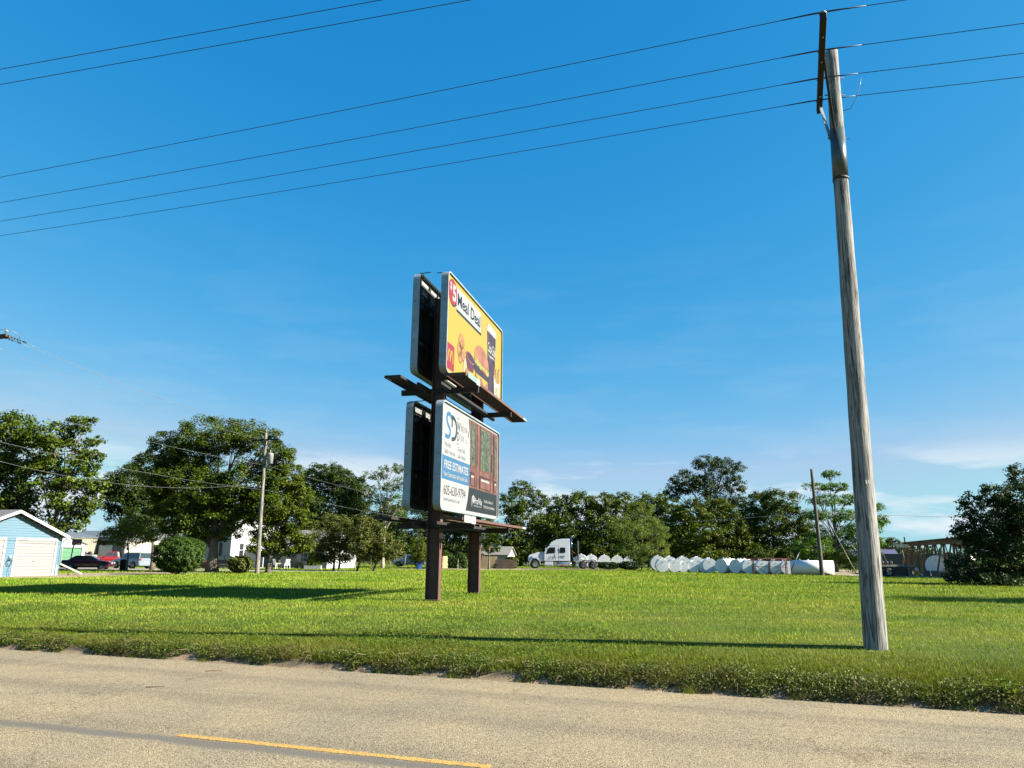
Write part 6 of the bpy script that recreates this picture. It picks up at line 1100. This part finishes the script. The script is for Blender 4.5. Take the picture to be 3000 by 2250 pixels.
# ------------------------------------------------------------------ grass, weeds and litter along the kerb
def in_poly(x, y, poly):
    r = np.zeros(len(x), bool); n = len(poly)
    for i in range(n):
        x0, y0 = poly[i]; x1, y1 = poly[(i+1) % n]
        c = ((y0 > y) != (y1 > y)) & (x < (x1-x0)*(y-y0)/((y1-y0) or 1e-9)+x0); r ^= c
    return r
def vnoise(x, y, s, seed):
    rs = np.random.RandomState(seed); T = rs.uniform(size=(64, 64)); u, v = x/s, y/s; i, j = np.floor(u).astype(int), np.floor(v).astype(int); fu, fv = u-i, v-j
    fu = fu*fu*(3-2*fu); fv = fv*fv*(3-2*fv); g = lambda a, b: T[a % 64, b % 64]
    return (g(i, j)*(1-fu)+g(i+1, j)*fu)*(1-fv)+(g(i, j+1)*(1-fu)+g(i+1, j+1)*fu)*fv
def blades(name, label, N, y0, y1, mat, seed, hsc, wsc, tmin=0.3):
    rs = np.random.RandomState(seed); y = y0*(y1/y0)**rs.uniform(size=N); x = rs.uniform(-0.80, 0.80, N)*y + rs.uniform(-2, 2, N)
    t = x*0.312+(y-12.94)*0.95; k = t > tmin
    for p in PATCH.values(): k &= ~in_poly(x, y, p)
    k &= ~((np.abs(x-6.83) < .24) & (np.abs(y-14.46) < .24))
    x, y, t = x[k], y[k], t[k]; n = len(x); pn = vnoise(x, y, 0.55, 3)*.6+vnoise(x, y, 2.3, 4)*.4
    h = hsc*rs.uniform(0.55, 1.25, n)*(0.7+.75*pn)*(0.62+0.75*sst((y-14)/30.)); w = wsc*np.maximum(1, y/13.)*rs.uniform(.7, 1.3, n)
    a = rs.uniform(0, 2*np.pi, n); dx, dy = np.cos(a), np.sin(a); la = rs.uniform(0, 2*np.pi, n); ll = h*rs.uniform(.15, .85, n)
    z = gz(x, y); B = np.stack([x, y, z-.01], 1)
    V = np.empty((n, 3, 3)); V[:, 0] = B-np.stack([dx*w/2, dy*w/2, 0*w], 1); V[:, 1] = B+np.stack([dx*w/2, dy*w/2, 0*w], 1); V[:, 2] = B+np.stack([np.cos(la)*ll, np.sin(la)*ll, h], 1)
    V = V.reshape(-1, 3); o = bpy.data.objects.new(name, npmesh(name, V, np.arange(len(V)).reshape(-1, 3), mat, 3)); COL.objects.link(o); stuff(o); o['label'] = label; o['category'] = 'grass'
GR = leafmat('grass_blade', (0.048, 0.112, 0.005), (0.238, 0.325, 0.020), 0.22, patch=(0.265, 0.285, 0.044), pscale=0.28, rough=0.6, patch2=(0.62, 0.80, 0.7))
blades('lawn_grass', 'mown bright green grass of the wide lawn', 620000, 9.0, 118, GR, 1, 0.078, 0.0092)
# bank above the kerb: coarser, darker tufts and broad-leaved weeds
GR2 = leafmat('verge_blade', (0.020, 0.040, 0.003), (0.170, 0.205, 0.022), 0.18, patch=(0.135, 0.125, 0.032), pscale=0.9)
WEEDK = leafmat('leaf_kerb_weed', (0.010, 0.024, 0.003), (0.100, 0.135, 0.018), 0.2, patch=(0.085, 0.072, 0.024), pscale=1.3)
def kz(t, x, y): return np.where(t < .36, RZ+.155*np.clip(t/.26, 0, 1), gz(x, y))
def verge():
    rs = np.random.RandomState(9); N = 240000; s = rs.uniform(-20, 15, N); t = 0.14+rs.uniform(0, 1, N)**1.15*3.0; dens = vnoise(s, t, .35, 8)*.5+vnoise(s, t*0, 1.1, 12)*.5
    k = (dens > 0.16+0.20*np.clip((0.4-t)/.3, 0, 1)) & (rs.uniform(size=N) < 1.2-t*.34); s, t, dens = s[k], t[k], dens[k]; n = len(s); x = KO.x+EV.x*s+NV.x*t; y = KO.y+EV.y*s+NV.y*t
    z = kz(t, x, y); h = rs.uniform(.05, .15, n)*(0.6+dens)*np.clip(1.25-.32*t, .55, 1.2); w = rs.uniform(.006, .013, n)
    a = rs.uniform(0, 6.28, n); la = rs.normal(0, .9, n)+math.atan2(-NV.y, -NV.x); ll = h*rs.uniform(.2, 1.2, n); B = np.stack([x, y, z-.01], 1)
    V = np.empty((n, 3, 3)); V[:, 0] = B-np.stack([np.cos(a)*w/2, np.sin(a)*w/2, 0*w], 1); V[:, 1] = B+np.stack([np.cos(a)*w/2, np.sin(a)*w/2, 0*w], 1); V[:, 2] = B+np.stack([np.cos(la)*ll, np.sin(la)*ll, h*np.where(t < .3, .75, 1)], 1)
    V = V.reshape(-1, 3); o = bpy.data.objects.new('verge_grass', npmesh('verge_grass', V, np.arange(len(V)).reshape(-1, 3), GR2, 3)); COL.objects.link(o); stuff(o); o['label'] = 'coarse dry-tipped grass tufts on the bank above the kerb'; o['category'] = 'grass'
    # broad-leaved weeds matted over the kerb, almost everywhere, hanging down its face
    N = 130000; s = rs.uniform(-20, 15, N); t = -0.02+np.abs(rs.normal(0, .40, N)); dn = vnoise(s, s*0+.5, .9, 21)*.5+vnoise(s, t, .30, 22)*.5; thr = 0.26+0.20*np.clip((.24-t)/.22, 0, 1)+.32*np.clip((t-.5)/.8, 0, 1)
    k = dn > thr; s, t, dn = s[k], t[k], dn[k]; n = len(s); x = KO.x+EV.x*s+NV.x*t; y = KO.y+EV.y*s+NV.y*t
    zb = kz(t, x, y); z = zb+rs.uniform(.01, 1, n)**1.3*(.06+.24*np.clip(dn-.25, 0, .6)*(1+.5*vnoise(s, t*0, .5, 44)))
    P = np.stack([x, y, z], 1); V = leaf_quads(P, .038, rs, .30, .5, out=np.tile([-NV.x, -NV.y, .5], (n, 1)), outw=.6)
    o = bpy.data.objects.new('kerb_weeds', npmesh('kerb_weeds', V, quads(V), WEEDK, 4)); COL.objects.link(o); stuff(o); o['label'] = 'ragged mat of leafy weeds spilling over the concrete kerb'; o['category'] = 'weeds'
    # dry runners and dead stems lying over the kerb
    mb = MB(); rg = random.Random(12)
    for k_ in range(150):
        s0 = rg.uniform(-14, 10); t0 = rg.uniform(.05, .7); x0, y0 = st2xy(s0, t0); z0 = float(kz(np.array(t0), x0, y0))+rg.uniform(.02, .12); L = rg.uniform(.12, .45); d = Vector((-NV.x+rg.uniform(-1.4, 1.4)*EV.x, -NV.y+rg.uniform(-1.4, 1.4)*EV.y, 0)).normalized()
        mb.tube([(x0, y0, z0), (x0+d.x*L*.5, y0+d.y*L*.5, z0+rg.uniform(.0, .05)), (x0+d.x*L, y0+d.y*L, max(RZ+.01, z0-rg.uniform(.03, .16)))], [.004, .003, .0015], 4)
    o = mb.build('dead_stems', M('dead_stem', (.20, .15, .08), .9), fixn=False); stuff(o); o['label'] = 'dry runners and dead stems hanging over the kerb'; o['category'] = 'weeds'
    # clover patches in the near lawn at left
    N = 60000; s = rs.uniform(-19, 3, N); t = rs.uniform(.6, 5.5, N); dn = vnoise(s, t, 1.5, 31)*.6+vnoise(s, t, .5, 32)*.4; k = dn > .58+.06*t/5; s, t = s[k], t[k]; n = len(s); x = KO.x+EV.x*s+NV.x*t; y = KO.y+EV.y*s+NV.y*t
    P = np.stack([x, y, gz(x, y)+rs.uniform(.02, .09, n)], 1); V = leaf_quads(P, .034, rs, 1.1, .8)
    o = bpy.data.objects.new('clover', npmesh('clover', V, quads(V), LEAF['weed'], 4)); COL.objects.link(o); stuff(o); o['label'] = 'low clover patches in the lawn above the kerb'; o['category'] = 'clover'
verge()
# single pale grass tufts rooted in the joint between kerb and road
def tuft(label, s, t, n, h, seed, mat, spread=.07):
    rs = np.random.RandomState(seed); x, y = st2xy(s, t); a = rs.uniform(0, 6.28, n); r = rs.uniform(0, spread, n); B = np.stack([np.cos(a)*r, np.sin(a)*r, 0*r], 1); hh = h*rs.uniform(.5, 1.1, n); la = rs.uniform(0, 6.28, n); ll = hh*rs.uniform(.2, 1.0, n); w = .006
    V = np.empty((n, 3, 3)); V[:, 0] = B-[w/2, 0, 0]; V[:, 1] = B+[w/2, 0, 0]; V[:, 2] = B+np.stack([np.cos(la)*ll, np.sin(la)*ll, hh], 1); V = V.reshape(-1, 3)
    o = bpy.data.objects.new('grass_tuft', npmesh('grass_tuft', V, np.arange(len(V)).reshape(-1, 3), mat, 3)); COL.objects.link(o); o.location = (x, y, RZ); tag(o, label, 'grass', 'tufts growing in the kerb joint')
TP = leafmat('tuft_pale', (0.10, 0.14, 0.015), (0.24, 0.26, 0.05), 0.35)
for k_, (px_s, n_t, h_t) in enumerate(((-6.9, 60, .07), (-5.4, 90, .09), (-2.1, 80, .08), (-.9, 110, .11), (.15, 60, .07), (2.55, 170, .16), (3.9, 60, .08), (-8.6, 50, .06))):
    tuft('pale grass tuft in the kerb joint, %s' % ['second from left', 'third from left', 'fourth from left', 'fifth from left', 'third from right', 'biggest, second from right', 'rightmost', 'leftmost'][k_], px_s*1.138, .01, n_t, h_t, 50+k_, TP, .05+.0006*n_t)
# plant with long leaves at the right end of the kerb
BW = thing('broadleaf_weed', 'leafy dark weed plant hanging over the kerb at the right edge', 'weed', (6.95, 10.95, -0.30)); rs = np.random.RandomState(3); mbw = MB()
for k in range(26):
    a = rs.uniform(0, 6.28); L = rs.uniform(.12, .28); up = rs.uniform(.3, 1.1); p0 = Vector((rs.normal()*.06, rs.normal()*.05, rs.uniform(.02, .22))); d = Vector((math.cos(a), math.sin(a), up)).normalized(); s_ = d.cross(Vector((0, 0, 1))).normalized()*L*.13; mid = p0+d*L*.5; tip = p0+d*L+Vector((0, 0, -L*.25)); mbw.add([p0, mid+s_, tip, mid-s_], [(0, 1, 2, 3)])
mbw.build('leaves', LEAF['weed'], BW, fixn=False); MB().tube([(0, 0, -.05), (.02, 0, .15), (.0, .03, .3)], .008, 6).build('stem', LEAF['weed'], BW, fixn=False)
# rusty streak and twigs on the road
for k, (s_, t_, L, lab) in enumerate(((-4.95, -2.67, .24, 'short rusty twig lying on the road above the dark seam'), (-5.2, -1.08, .27, 'thin grey twig lying on the road near the kerb'))):
    x, y = st2xy(s_, t_); o = MB().tube([(0, 0, 0), (L*.5, .03, .004), (L, .09, 0)], .006, 5).build('twig', M('twig_rust', (.10, .04, .025), .9)); o.location = (x, y, RZ+.028); tag(o, lab, 'twig')
print('objects', len(bpy.data.objects), 'tris', sum(len(o.data.polygons)*2 for o in bpy.data.objects if o.type=='MESH'))
